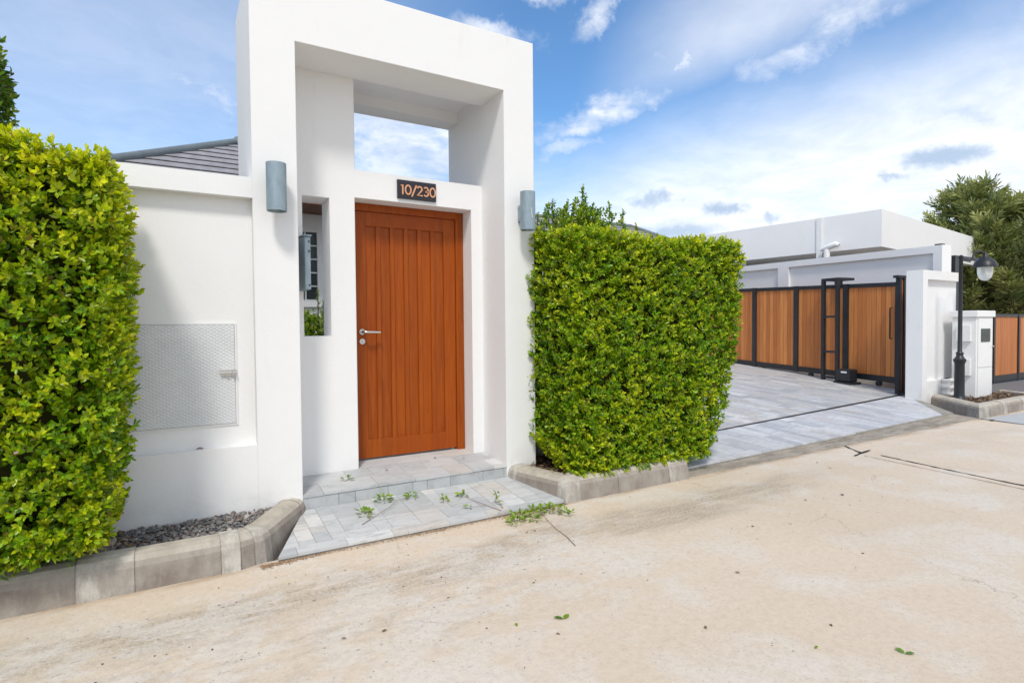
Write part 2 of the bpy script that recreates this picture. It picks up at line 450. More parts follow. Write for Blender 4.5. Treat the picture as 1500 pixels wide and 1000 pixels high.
def m_leaf(dark, mid, young, rough=0.33, trans=0.3):
    def f(T):
        at = T.n('ShaderNodeAttribute', {'attribute_name': 'rnd'})
        sep = T.n('ShaderNodeSeparateColor', None, i0=at.outputs['Color'])
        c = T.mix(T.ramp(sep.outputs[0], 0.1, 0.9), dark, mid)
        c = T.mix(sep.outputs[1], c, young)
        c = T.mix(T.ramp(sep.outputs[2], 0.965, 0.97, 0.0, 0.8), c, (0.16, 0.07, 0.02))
        b = pbsdf(T, c, rough, spec=0.45)
        tc = T.mix(1.0, c, (1.15, 1.25, 0.35), 'MULTIPLY')
        tr = T.n('ShaderNodeBsdfTranslucent', None, Color=tc)
        mx = T.n('ShaderNodeMixShader', None, i0=trans, i1=b, i2=tr.outputs[0])
        return mx.outputs[0]
    return f


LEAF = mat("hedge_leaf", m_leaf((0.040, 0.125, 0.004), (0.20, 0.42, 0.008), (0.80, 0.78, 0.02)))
LEAF_TREE = mat("tree_leaf", m_leaf((0.045, 0.11, 0.014), (0.12, 0.24, 0.025), (0.34, 0.42, 0.05)))
LEAF_PINE = mat("needle_leaf", m_leaf((0.10, 0.14, 0.05), (0.25, 0.30, 0.10), (0.52, 0.50, 0.19), rough=0.6, trans=0.2))
LEAF_CUT = mat("cut_leaf", m_leaf((0.075, 0.19, 0.01), (0.16, 0.32, 0.015), (0.34, 0.42, 0.03)))


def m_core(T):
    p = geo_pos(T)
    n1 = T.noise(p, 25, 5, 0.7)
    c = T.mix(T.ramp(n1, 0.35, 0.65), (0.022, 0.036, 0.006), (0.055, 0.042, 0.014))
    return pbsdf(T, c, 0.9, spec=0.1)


CORE = mat("dark_core", m_core)


def m_pebble(T):
    at = T.n('ShaderNodeAttribute', {'attribute_name': 'rnd'})
    sep = T.n('ShaderNodeSeparateColor', None, i0=at.outputs['Color'])
    c = T.mix(sep.outputs[0], (0.05, 0.052, 0.06), (0.23, 0.215, 0.20))
    c = T.mix(T.ramp(sep.outputs[1], 0.80, 0.86, 0.0, 0.7), c, (0.17, 0.095, 0.065))
    c = T.mix(T.ramp(sep.outputs[2], 0.93, 0.95, 0.0, 0.8), c, (0.46, 0.43, 0.38))
    return pbsdf(T, c, 0.45, spec=0.45)


PEBBLE = mat("river_pebble", m_pebble)


def m_roof(T):
    p = geo_pos(T)
    n1 = T.noise(T.vscale(p, (3, 1, 1)), 3.0, 5, 0.6)
    c = T.mix(T.ramp(n1, 0.3, 0.7), (0.24, 0.235, 0.25), (0.30, 0.295, 0.31))
    # tile joints: each course is made of narrow tiles
    return pbsdf(T, c, 0.7, normal=bump(T, T.noise(p, 40, 4, 0.6), 0.2, 0.004), spec=0.3)


ROOF = mat("grey_roof_tiles", m_roof)
RIDGE = mat("blue_grey_ridge_cap", m_simple((0.16, 0.19, 0.205), 0.6, var=0.2))


def m_checker(T):
    # raised lozenge tread: height from two crossed wave families, colour is plain paint
    p = geo_pos(T)
    xyz = T.n('ShaderNodeSeparateXYZ', None, i0=p)
    k = 175.0
    a = T.math('SINE', T.math('MULTIPLY', T.math('ADD', xyz.outputs[0], T.math('MULTIPLY', xyz.outputs[2], 1.6)), k))
    b = T.math('SINE', T.math('MULTIPLY', T.math('SUBTRACT', xyz.outputs[0], T.math('MULTIPLY', xyz.outputs[2], 1.6)), k))
    h = T.ramp(T.math('MAXIMUM', a, b), 0.35, 0.95)
    c = T.mix(T.ramp(T.noise(p, 6, 5), 0.3, 0.7), (0.75, 0.76, 0.765), (0.69, 0.705, 0.71))
    return pbsdf(T, c, 0.38, 0.1, normal=bump(T, h, 0.8, 0.005), spec=0.5)


CHECKER = mat("painted_tread_plate", m_checker)


def m_glass_dark(T):
    return pbsdf(T, (0.045, 0.06, 0.06), 0.12, spec=0.6)


GLASS = mat("dark_window_glass", m_glass_dark)


def m_globe(T):
    nd = T.n('ShaderNodeBsdfPrincipled')
    T.set(nd.inputs['Base Color'], (0.86, 0.88, 0.86)); T.set(nd.inputs['Roughness'], 0.25)
    T.set(nd.inputs['Transmission Weight'], 0.45); T.set(nd.inputs['IOR'], 1.3)
    return nd.outputs[0]


GLOBE = mat("frosted_lamp_glass", m_globe)


# ---- mesh builders
def obj(name, mesh_, parent=None):
    o = bpy.data.objects.new(name, mesh_)
    COL.objects.link(o)
    if parent is not None:
        o.parent = parent
    return o


def tag(o, label, cat, group=None):
    o["label"] = label
    o["category"] = cat
    if group: o["group"] = group
    return o


def empty(name, loc=(0, 0, 0), label=None, cat=None, group=None):
    o = bpy.data.objects.new(name, None)
    o.empty_display_size = 0.2
    o.location = loc
    COL.objects.link(o)
    if label: tag(o, label, cat, group)
    return o


class MB:
    def __init__(s, off=(0, 0, 0)):
        s.v = []; s.f = []; s.c = []; s.cur = (0, 0, 0); s.off = Vector(off)

    def add(s, vs, fs):
        b = len(s.v)
        s.v += [tuple(Vector(q) - s.off) for q in vs]
        s.f += [tuple(b + i for i in f) for f in fs]
        s.c += [s.cur] * len(vs)
        return s

    def box(s, x0, x1, y0, y1, z0, z1):
        vs = [(x, y, z) for z in (z0, z1) for y in (y0, y1) for x in (x0, x1)]
        return s.add(vs, [(0, 2, 3, 1), (4, 5, 7, 6), (0, 1, 5, 4), (1, 3, 7, 5), (3, 2, 6, 7), (2, 0, 4, 6)])

    def obox(s, o, ex, ey, ez):
        """box from corner o with edge vectors"""
        o = Vector(o); ex = Vector(ex); ey = Vector(ey); ez = Vector(ez)
        vs = [o + ex * i + ey * j + ez * k for k in (0, 1) for j in (0, 1) for i in (0, 1)]
        return s.add(vs, [(0, 2, 3, 1), (4, 5, 7, 6), (0, 1, 5, 4), (1, 3, 7, 5), (3, 2, 6, 7), (2, 0, 4, 6)])

    def prism(s, poly, z0, z1):
        n = len(poly)
        f0 = z0 if callable(z0) else (lambda x, y: z0)
        f1 = z1 if callable(z1) else (lambda x, y: z1)
        vs = [(x, y, f0(x, y)) for x, y in poly] + [(x, y, f1(x, y)) for x, y in poly]
        fs = [tuple(range(n - 1, -1, -1)), tuple(range(n, 2 * n))] + [(i, (i + 1) % n, n + (i + 1) % n, n + i) for i in range(n)]
        return s.add(vs, fs)

    def tube(s, pts, rr, n=10, cap=True):
        pts = [Vector(p) for p in pts]
        if not hasattr(rr, '__len__'): rr = [rr] * len(pts)
        vs = []; fs = []
        prev = None
        for i, p in enumerate(pts):
            t = (pts[min(i + 1, len(pts) - 1)] - pts[max(i - 1, 0)]).normalized()
            if prev is None:
                a = t.orthogonal().normalized()
            else:
                a = (prev - t * prev.dot(t)).normalized()
            prev = a
            b = t.cross(a)
            for k in range(n):
                an = 2 * math.pi * k / n
                vs.append(p + (a * math.cos(an) + b * math.sin(an)) * rr[i])
        for i in range(len(pts) - 1):
            for k in range(n):
                fs.append((i * n + k, i * n + (k + 1) % n, (i + 1) * n + (k + 1) % n, (i + 1) * n + k))
        if cap:
            fs.append(tuple(range(n - 1, -1, -1)))
            fs.append(tuple((len(pts) - 1) * n + k for k in range(n)))
        return s.add(vs, fs)

    def lathe(s, c, prof, n=24):
        """prof: list of (r, z) from the bottom up"""
        c = Vector(c); vs = []; fs = []
        for r, z in prof:
            for k in range(n):
                an = 2 * math.pi * k / n
                vs.append(c + Vector((r * math.cos(an), r * math.sin(an), z)))
        for i in range(len(prof) - 1):
            for k in range(n):
                fs.append((i * n + k, i * n + (k + 1) % n, (i + 1) * n + (k + 1) % n, (i + 1) * n + k))
        fs.append(tuple(range(n - 1, -1, -1)))
        fs.append(tuple((len(prof) - 1) * n + k for k in range(n)))
        return s.add(vs, fs)

    def build(s, name, material, parent=None, smooth=False, bevel=0.0):
        me = bpy.data.meshes.new(name)
        me.from_pydata(s.v, [], s.f)
        me.materials.append(material)
        if any(c != (0, 0, 0) for c in s.c):
            ca = me.color_attributes.new('rnd', 'FLOAT_COLOR', 'POINT')
            ca.data.foreach_set('color', np.array([(*c, 1) for c in s.c], dtype=np.float32).ravel())
        if smooth:
            me.polygons.foreach_set('use_smooth', [True] * len(me.polygons))
        me.update()
        o = obj(name, me, parent)
        if parent is None: o.location = s.off
        if smooth:
            try:
                me.set_sharp_from_angle(angle=rad(40))
            except Exception:
                pass
        if bevel:
            bm_ = o.modifiers.new('bevel', 'BEVEL')
            bm_.width = bevel; bm_.segments = 2; bm_.limit_method = 'ANGLE'
        return o


def union_boxes(mb, boxes, holes=(), xf=None):
    """outer skin of a union of axis-aligned boxes, no inner faces or seams"""
    C3 = [sorted({round(v, 5) for b in boxes for v in (b[2 * k], b[2 * k + 1])}) for k in range(3)]
    n = [len(c) - 1 for c in C3]
    def full(i, j, k):
        if i < 0 or j < 0 or k < 0 or i >= n[0] or j >= n[1] or k >= n[2]: return False
        c = [(C3[a][q] + C3[a][q + 1]) / 2 for a, q in enumerate((i, j, k))]
        return any(b[0] < c[0] < b[1] and b[2] < c[1] < b[3] and b[4] < c[2] < b[5] for b in boxes)
    vid = {}; vs = []; fs = []
    def v(i, j, k):
        if (i, j, k) not in vid:
            vid[(i, j, k)] = len(vs); vs.append((C3[0][i], C3[1][j], C3[2][k]))
        return vid[(i, j, k)]
    for i in range(n[0]):
        for j in range(n[1]):
            for k in range(n[2]):
                if not full(i, j, k): continue
                if not full(i - 1, j, k): fs.append((v(i, j, k), v(i, j, k + 1), v(i, j + 1, k + 1), v(i, j + 1, k)))
                if not full(i + 1, j, k): fs.append((v(i + 1, j, k), v(i + 1, j + 1, k), v(i + 1, j + 1, k + 1), v(i + 1, j, k + 1)))
                if not full(i, j - 1, k): fs.append((v(i, j, k), v(i + 1, j, k), v(i + 1, j, k + 1), v(i, j, k + 1)))
                if not full(i, j + 1, k): fs.append((v(i, j + 1, k), v(i, j + 1, k + 1), v(i + 1, j + 1, k + 1), v(i + 1, j + 1, k)))
                if not full(i, j, k - 1): fs.append((v(i, j, k), v(i, j + 1, k), v(i + 1, j + 1, k), v(i + 1, j, k)))
                if not full(i, j, k + 1): fs.append((v(i, j, k + 1), v(i + 1, j, k + 1), v(i + 1, j + 1, k + 1), v(i, j + 1, k + 1)))
    if xf: vs = [xf(*q) for q in vs]
    mb.add(vs, fs)
    return mb


def clip(poly, a, b):
    """keep the part of poly on the left of a->b"""
    out = []
    n = len(poly)
    def sd(p): return (b[0] - a[0]) * (p[1] - a[1]) - (b[1] - a[1]) * (p[0] - a[0])
    for i in range(n):
        p, q = poly[i], poly[(i + 1) % n]
        dp, dq = sd(p), sd(q)
        if dp >= 0: out.append(p)
        if (dp > 0 > dq) or (dp < 0 < dq):
            t = dp / (dp - dq)
            out.append((p[0] + (q[0] - p[0]) * t, p[1] + (q[1] - p[1]) * t))
    return out


def area(p):
    return 0.5 * sum(p[i][0] * p[(i + 1) % len(p)][1] - p[(i + 1) % len(p)][0] * p[i][1] for i in range(len(p)))


def tiles(mb, poly, zf, rows, lens, along='Y', gap=0.0022, th=0.02, seed=1, jit=0.0012, ang=0.0, origin=(0, 0)):
    """stone tiles laid in rows over a convex ccw polygon"""
    rng = random.Random(seed)
    ca, sa = math.cos(ang), math.sin(ang)
    def loc(p):
        x, y = p[0] - origin[0], p[1] - origin[1]
        return (x * ca + y * sa, -x * sa + y * ca)
    def wrl(p):
        return (p[0] * ca - p[1] * sa + origin[0], p[0] * sa + p[1] * ca + origin[1])
    lp = [loc(p) for p in poly]
    k = 0 if along == 'Y' else 1
    lo0, hi0 = min(p[k] for p in lp), max(p[k] for p in lp)
    lo1, hi1 = min(p[1 - k] for p in lp), max(p[1 - k] for p in lp)
    a = lo0
    while a < hi0:
        w = rng.choice(rows)
        b = lo1 - rng.random() * max(lens)
        while b < hi1:
            l = rng.choice(lens)
            g = gap / 2
            if k == 0:
                q = [(a + g, b + g), (a + w - g, b + g), (a + w - g, b + l - g), (a + g, b + l - g)]
            else:
                q = [(b + g, a + g), (b + l - g, a + g), (b + l - g, a + w - g), (b + g, a + w - g)]
            for i in range(len(lp)):
                q = clip(q, lp[i], lp[(i + 1) % len(lp)])
                if len(q) < 3: break
            if len(q) >= 3 and abs(area(q)) > 2e-4:
                qq = [wrl(p) for p in q]
                dz = rng.uniform(-jit, jit)
                mb.cur = (rng.random() * 0.98 + 0.01, rng.random(), rng.random())
                mb.prism(qq, lambda x, y: zf(x, y) + dz - th, lambda x, y: zf(x, y) + dz)
            b += l
        a += w
    return mb


def structure(o):
    o["kind"] = "structure"
    return o


# ------------------------------------------------------------------ ground, road
mb = MB(); mb.prism([(-250, -250), (250, -250), (250, 250), (-250, 250)], -0.06, -0.03)
structure(mb.build("ground", GROUND))
mb = MB(); mb.prism([(-60, -9), (60, -9), (60, 3.62), (-60, 3.62)], -0.028, 0.0)
structure(mb.build("road", ROAD))
# concrete slab joints in the road, slightly open and ragged
def ribbon(mb, pts, w, z, seed=0, wob=0.35):
    rng = random.Random(seed)
    P = []
    for i in range(len(pts) - 1):
        a, b = Vector(pts[i]), Vector(pts[i + 1]); n = max(1, int((b - a).length / 0.06))
        for k in range(n): P.append(a.lerp(b, k / n))
    P.append(Vector(pts[-1]))
    vs = []; fs = []
    for i, p in enumerate(P):
        t = (P[min(i + 1, len(P) - 1)] - P[max(i - 1, 0)]).normalized(); nn = Vector((-t.y, t.x))
        ww = w * (1 + rng.uniform(-wob, wob)) * 0.5
        sh = rng.uniform(-wob, wob) * w * 0.4
        for s in (1, -1):
            q = p + nn * (ww * s + sh); vs.append((q.x, q.y, z))
    for i in range(len(P) - 1):
        fs.append((2 * i + 1, 2 * i + 3, 2 * i + 2, 2 * i))
    mb.add(vs, fs)
mb = MB()
ribbon(mb, [(6.34, 3.14), (6.25, 2.6), (6.10, 1.5), (5.85, -1.0), (5.5, -4.5)], 0.022, 0.004, 1, 0.6)
ribbon(mb, [(6.18, 3.22), (6.10, 2.55), (5.98, 1.5), (5.72, -1.0), (5.36, -4.5)], 0.007, 0.004, 2, 0.5)
ribbon(mb, [(6.50, 3.60), (6.42, 3.50), (6.28, 3.30)], 0.025, 0.004, 3, 0.5)
ribbon(mb, [(6.08, 3.27), (6.28, 3.30), (6.5, 3.33)], 0.03, 0.004, 4, 0.5)
ribbon(mb, [(9.92, 3.60), (9.83, 3.05), (9.7, 2.0), (9.4, -1.0)], 0.03, 0.004, 5, 0.3)
structure(mb.build("road_joint", RUBBER))
mb = MB(); mb.prism([(9.95, 3.56), (9.86, 3.0), (12.4, 3.0), (12.4, 3.38)], 0.0, 0.006)
structure(mb.build("road_patch", mat("pale_grey_concrete", m_simple((0.44, 0.45, 0.45), 0.8, var=0.15))))

# ------------------------------------------------------------------ kerbs
def sweep(mb, path, hs=(0.19,), w=0.16, closed=False, grow=0.0):
    """kerb profile swept along a 2D path, road side on the right of the direction of travel"""
    prof = [(-0.02, -0.03), (0.0, 0.125), (0.012, 0.155), (0.035, 0.178), (0.075, 0.190), (0.13, 0.190), (0.155, 0.175), (0.165, 0.10), (0.165, -0.03)]
    n = len(prof); vs = []; fs = []
    P = [Vector(p) for p in path]
    for i, p in enumerate(P):
        if i == 0: t = (P[1] - P[0]).normalized(); nn = Vector((-t.y, t.x)); sc = 1
        elif i == len(P) - 1: t = (P[-1] - P[-2]).normalized(); nn = Vector((-t.y, t.x)); sc = 1
        else:
            t1 = (P[i] - P[i - 1]).normalized(); t2 = (P[i + 1] - P[i]).normalized()
            n1 = Vector((-t1.y, t1.x)); n2 = Vector((-t2.y, t2.x))
            nn = (n1 + n2).normalized(); sc = 1 / max(0.5, nn.dot(n1))
        for a, z in prof:
            a2 = (a - grow) if a < 0.08 else (a + grow)
            q = p + nn * a2 * sc
            vs.append((q.x, q.y, z + (grow if z > 0 else 0)))
    for i in range(len(P) - 1):
        for k in range(n - 1):
            fs.append((i * n + k + 1, i * n + k, (i + 1) * n + k, (i + 1) * n + k + 1))
    fs.append(tuple(range(n)))
    fs.append(tuple((len(P) - 1) * n + k for k in range(n - 1, -1, -1)))
    mb.add(vs, fs)


def kerb(name, label, items, base):
    root = empty(name, (*base, 0), label, "kerb", "concrete kerbs round the planting beds")
    rng = random.Random(len(items))
    for kind, pts in items:
        mb = MB((*base, 0))
        if kind == 'm':
            mb.cur = (1.0, rng.random(), 0.5); sweep(mb, pts, grow=0.004); mb.build("mortar_joint", KERB, root)
        else:
            mb.cur = (0.001, rng.random(), 0.5); sweep(mb, pts); mb.build("kerb_block", KERB, root)
    return root


# the front of the kerbs stands on the road edge at y = 3.58 (profile grows to the left of the path)
K0 = 3.59
kerb("planting_kerb", "low stained concrete kerb round the pebble bed left of the door", [
    ('b', [(-2.9, K0), (-2.2, K0)]), ('m', [(-2.2, K0), (-2.08, K0)]),
    ('b', [(-2.08, K0), (-1.38, K0)]), ('m', [(-1.38, K0), (-1.26, K0)]),
    ('b', [(-1.26, K0), (-0.46, K0)]), ('m', [(-0.46, K0), (-0.21, K0)]),
    ('b', [(-0.21, K0), (0.20, K0)]), ('m', [(0.20, K0), (0.30, K0 + 0.005)]), ('b', [(0.30, K0 + 0.005), (0.375, K0 + 0.03)]),
    ('m', [(0.375, K0 + 0.03), (0.43, K0 + 0.05), (0.47, K0 + 0.11)]),
    ('b', [(0.47, K0 + 0.11), (0.735, 4.13)]), ('m', [(0.735, 4.13), (0.765, 4.196)])], (0.0, 3.6))
kerb("planting_kerb", "low concrete kerb under the square hedge right of the door", [
    ('m', [(2.44, 4.196), (2.455, 4.10)]), ('b', [(2.455, 4.10), (2.575, K0 + 0.07)]),
    ('m', [(2.575, K0 + 0.07), (2.60, K0), (2.74, K0)]),
    ('b', [(2.74, K0), (3.14, K0)]), ('m', [(3.14, K0), (3.15, K0)]), ('b', [(3.15, K0), (3.72, K0)]),
    ('m', [(3.72, K0), (3.95, K0), (4.01, K0 + 0.10)]), ('b', [(4.01, K0 + 0.10), (4.45, 4.45)])], (3.2, 3.6))
kerb("planting_kerb", "concrete kerb round the small bed at the foot of the street lamp", [
    ('b', [(10.86, 4.60), (10.12, 3.80)]), ('m', [(10.12, 3.80), (9.92, 3.59), (10.22, 3.59)]),
    ('b', [(10.22, 3.59), (10.72, 3.59)]), ('m', [(10.72, 3.59), (10.86, 3.59)]),
    ('b', [(10.86, 3.59), (11.46, 3.59)]), ('m', [(11.46, 3.59), (11.6, 3.59)]), ('b', [(11.6, 3.59), (12.4, 3.59), (12.7, 4.2)])], (11.0, 3.6))

# ------------------------------------------------------------------ planting beds
def lump_sheet(name, poly, z, material, seed=0, amp=0.02, n=40):
    xs = [p[0] for p in poly]; ys = [p[1] for p in poly]
    x0, x1, y0, y1 = min(xs), max(xs), min(ys), max(ys)
    nx = n; ny = max(4, int(n * (y1 - y0) / (x1 - x0)))
    vs = []; fs = []
    for j in range(ny + 1):
        for i in range(nx + 1):
            x = x0 + (x1 - x0) * i / nx; y = y0 + (y1 - y0) * j / ny
            vs.append((x, y, z + amp * mnoise.noise(Vector((x * 7, y * 7, seed)))))
    for j in range(ny):
        for i in range(nx):
            a = j * (nx + 1) + i
            cx = (vs[a][0] + vs[a + nx + 2][0]) / 2; cyy = (vs[a][1] + vs[a + nx + 2][1]) / 2
            if inside(poly, cx, cyy): fs.append((a, a + 1, a + nx + 2, a + nx + 1))
    m_ = MB(); m_.add(vs, fs)
    return m_.build(name, material, smooth=True)


def inside(poly, x, y):
    c = False
    for i in range(len(poly)):
        (x1, y1), (x2, y2) = poly[i], poly[i - 1]
        if (y1 > y) != (y2 > y) and x < (x2 - x1) * (y - y1) / (y2 - y1) + x1: c = not c
    return c


BED_L = [(-2.9, 3.70), (0.36, 3.70), (0.42, 3.80), (0.62, 4.20), (-2.9, 4.20)]
structure(lump_sheet("soil", BED_L, 0.115, SOIL, 1))
BED_R = [(2.60, 3.72), (3.95, 3.70), (4.4, 4.5), (2.60, 4.5)]
structure(lump_sheet("soil", BED_R, 0.15, SOIL, 2))
BED_K = [(10.10, 3.72), (12.5, 3.72), (12.5, 4.75), (10.95, 4.65)]
structure(lump_sheet("soil", BED_K, 0.14, SOIL, 3))

# icosphere template for pebbles
def ico():
    t = (1 + 5 ** 0.5) / 2
    v = [(-1, t, 0), (1, t, 0), (-1, -t, 0), (1, -t, 0), (0, -1, t), (0, 1, t), (0, -1, -t), (0, 1, -t), (t, 0, -1), (t, 0, 1), (-t, 0, -1), (-t, 0, 1)]
    f = [(0, 11, 5), (0, 5, 1), (0, 1, 7), (0, 7, 10), (0, 10, 11), (1, 5, 9), (5, 11, 4), (11, 10, 2), (10, 7, 6), (7, 1, 8), (3, 9, 4), (3, 4, 2), (3, 2, 6), (3, 6, 8), (3, 8, 9), (4, 9, 5), (2, 4, 11), (6, 2, 10), (8, 6, 7), (9, 8, 1)]
    v = [Vector(p).normalized() for p in v]
    cache = {}; nf = []
    def midp(a, b):
        k = (min(a, b), max(a, b))
        if k not in cache:
            v.append(((v[a] + v[b]) / 2).normalized()); cache[k] = len(v) - 1
        return cache[k]
    for a, b, c in f:
        ab, bc, ca = midp(a, b), midp(b, c), midp(c, a)
        nf += [(a, ab, ca), (b, bc, ab), (c, ca, bc), (ab, bc, ca)]
    return np.array([tuple(p) for p in v]), np.array(nf)


def instance_mesh(name, tv, tf, M, Tr, rnd, material, parent=None, smooth=False):
    """one mesh holding many transformed copies of a template (tv: verts, tf: faces of equal size)"""
    n = len(M); nv = len(tv); k = tf.shape[1]
    V = np.einsum('nij,vj->nvi', M, tv) + Tr[:, None, :]
    F = (tf[None] + (np.arange(n) * nv)[:, None, None]).reshape(-1, k)
    me = bpy.data.meshes.new(name)
    me.vertices.add(n * nv); me.vertices.foreach_set('co', V.astype(np.float32).ravel())
    me.loops.add(F.size); me.loops.foreach_set('vertex_index', F.ravel().astype(np.int32))
    me.polygons.add(len(F)); me.polygons.foreach_set('loop_start', np.arange(0, F.size, k, dtype=np.int32))
    me.polygons.foreach_set('loop_total', np.full(len(F), k, dtype=np.int32))
    if smooth: me.polygons.foreach_set('use_smooth', np.ones(len(F), dtype=bool))
    me.materials.append(material)
    me.update(calc_edges=True)
    ca = me.color_attributes.new('rnd', 'FLOAT_COLOR', 'POINT')
    c = np.ones((n, nv, 4), dtype=np.float32); c[:, :, :3] = rnd[:, None, :]
    ca.data.foreach_set('color', c.ravel())
    return obj(name, me, parent)


def rot_mats(rng, n):
    q = rng.normal(size=(n, 4)); q /= np.linalg.norm(q, axis=1)[:, None]
    w, x, y, z = q.T
    return np.stack([np.stack([1 - 2 * (y * y + z * z), 2 * (x * y - z * w), 2 * (x * z + y * w)], 1),
                     np.stack([2 * (x * y + z * w), 1 - 2 * (x * x + z * z), 2 * (y * z - x * w)], 1),
                     np.stack([2 * (x * z - y * w), 2 * (y * z + x * w), 1 - 2 * (x * x + y * y)], 1)], 1)


def pebbles(name, poly, z, n, s0, s1, seed, label):
    rng = np.random.default_rng(seed)
    xs = [p[0] for p in poly]; ys = [p[1] for p in poly]
    P = []
    while len(P) < n:
        x, y = rng.uniform(min(xs), max(xs)), rng.uniform(min(ys), max(ys))
        if inside(poly, x, y): P.append((x, y, z + rng.uniform(-0.012, 0.022)))
    tv, tf = ico()
    s = rng.uniform(s0, s1, n) * np.where(rng.random(n) < 0.15, 1.4, 1.0)
    sc = np.stack([s, s * rng.uniform(0.55, 0.9, n), s * rng.uniform(0.35, 0.6, n)], 1)
    tilt = rot_mats(rng, n)
    M = tilt * sc[:, None, :]
    # keep them mostly lying flat
    M[:, 2, :] *= 0.62
    o = instance_mesh(name, tv, tf, M, np.array(P), rng.random((n, 3)), PEBBLE, smooth=True)
    o["kind"] = "stuff"; tag(o, label, "gravel")
    return o


pebbles("gravel", [(-0.45, 3.745), (0.345, 3.745), (0.39, 3.83), (0.585, 4.19), (-0.45, 4.19)], 0.135, 3400, 0.009, 0.020, 5,
        "dark river pebbles between the left kerb and the white wall")
mb = MB()
mb.add([(-0.50, 3.74, 0.10), (-0.36, 3.745, 0.115), (-0.30, 3.99, 0.12), (-0.44, 4.0, 0.10), (-0.50, 3.74, 0.16), (-0.365, 3.745, 0.165), (-0.315, 3.98, 0.185), (-0.44, 4.0, 0.17)],
       [(0, 3, 2, 1), (4, 5, 6, 7), (0, 1, 5, 4), (1, 2, 6, 5), (2, 3, 7, 6), (3, 0, 4, 7)])
tag(mb.build("stone_slab", RAMP, bevel=0.008), "small flat stone slab at the foot of the left hedge beside the pebbles", "stone")

# ------------------------------------------------------------------ entrance path and doorstep
padz = lambda x, y: 0.032 + (y - 3.58) * 0.105
PAD = [(0.50, 3.585), (2.575, 3.585), (2.44, 4.205), (0.76, 4.205)]
mb = MB(); mb.prism(PAD, lambda x, y: -0.02, lambda x, y: padz(x, y) - 0.006)
pad_base = structure(mb.build("path_bed", GROUT))
mb = MB()
tiles(mb, [(0.50, 3.578), (2.58, 3.578), (2.565, 3.66), (0.535, 3.66)], padz, [0.2], [0.1, 0.2, 0.3, 0.2], along='X', seed=4)
tiles(mb, [(0.535, 3.66), (2.565, 3.66), (2.44, 4.198), (0.76, 4.198)], padz, [0.10, 0.15, 0.2, 0.1], [0.1, 0.2, 0.25, 0.3], along='Y', seed=9)
structure(mb.build("path", STONE))

step = empty("doorstep", (1.6, 4.5, 0), "raised stone doorstep of grey slabs in front of the wooden door", "step")
O = (1.6, 4.5, 0)
landz = lambda x, y: 0.200 + (y - 4.2) * 0.085
mb = MB(O); mb.prism([(0.757, 4.222), (2.423, 4.222), (2.423, 4.60), (0.757, 4.60)], -0.02, lambda x, y: landz(x, y) - 0.022); mb.prism([(1.267, 4.60), (2.312, 4.60), (2.312, 4.86), (1.267, 4.86)], -0.02, lambda x, y: landz(x, y) - 0.022)
mb.build("base", GROUT, step)
mb = MB(O)
tiles(mb, [(0.757, 4.195), (2.423, 4.195), (2.423, 4.605), (0.757, 4.605)], landz, [0.205], [0.2, 0.3, 0.25, 0.4], along='X', seed=12)
tiles(mb, [(1.268, 4.606), (2.312, 4.606), (2.312, 4.80), (1.268, 4.80)], landz, [0.2], [0.3, 0.3, 0.45], along='X', seed=3)
mb.build("tread", STONE, step)
mb = MB(O)
rng = random.Random(8); x = 0.757
while x < 2.42:
    w_ = rng.choice([0.12, 0.25, 0.3, 0.2]); x1 = min(x + w_, 2.423)
    mb.cur = (rng.random() * 0.5 + 0.01, rng.random() * 0.6, rng.random() * 0.8); mb.box(x + 0.0015, x1 - 0.0015, 4.201, 4.221, 0.02, 0.176); x = x1
mb.build("riser", STONE, step)

# ------------------------------------------------------------------ entrance portal
PX0, PX1, OX0, OX1 = 0.468, 2.722, 0.757, 2.424
portal = empty("entrance_portal", (1.6, 4.6, 0), "tall white plastered gateway framing the wooden door with an open square above it", "gateway")
O = (1.6, 4.6, 0)
mb = MB(O)
RY0, RY1 = 4.607, 4.865
union_boxes(mb, [
    (PX0, OX0, 4.2, 5.09, -0.02, 3.47),
    (OX1, PX1, 4.2, 5.32, -0.02, 3.47),
    (PX0, PX1, 4.2, 5.09, 3.47, 3.83),
    (1.272, PX1, 5.09, 5.32, 3.47, 3.83),
    (OX0, OX1, 4.2, 4.607, 3.372, 3.47),
    (1.272, OX1, 5.10, 5.32, 3.372, 3.47),
    (OX0, 0.862, RY0, RY1, 0.0, 3.372),
    (0.862, 1.067, RY0, RY1, 0.0, 1.32),
    (0.862, 1.067, RY0, RY1, 2.405, 3.372),
    (1.067, 1.267, RY0, RY1, 0.0, 2.43),
    (1.067, 1.272, RY0, RY1, 2.655, 3.372),
    (2.313, OX1, RY0, RY1, 0.0, 2.43),
    (1.067, OX1, RY0, RY1, 2.43, 2.655),
    (OX0, 1.272, 4.607, RY1, 3.372, 3.47),
    (OX0, 1.272, RY1, 5.09, 2.655, 3.47),
    (1.272, OX1, RY1, 5.32, 2.46, 2.655)])
mb.build("wall", PLASTER, portal)

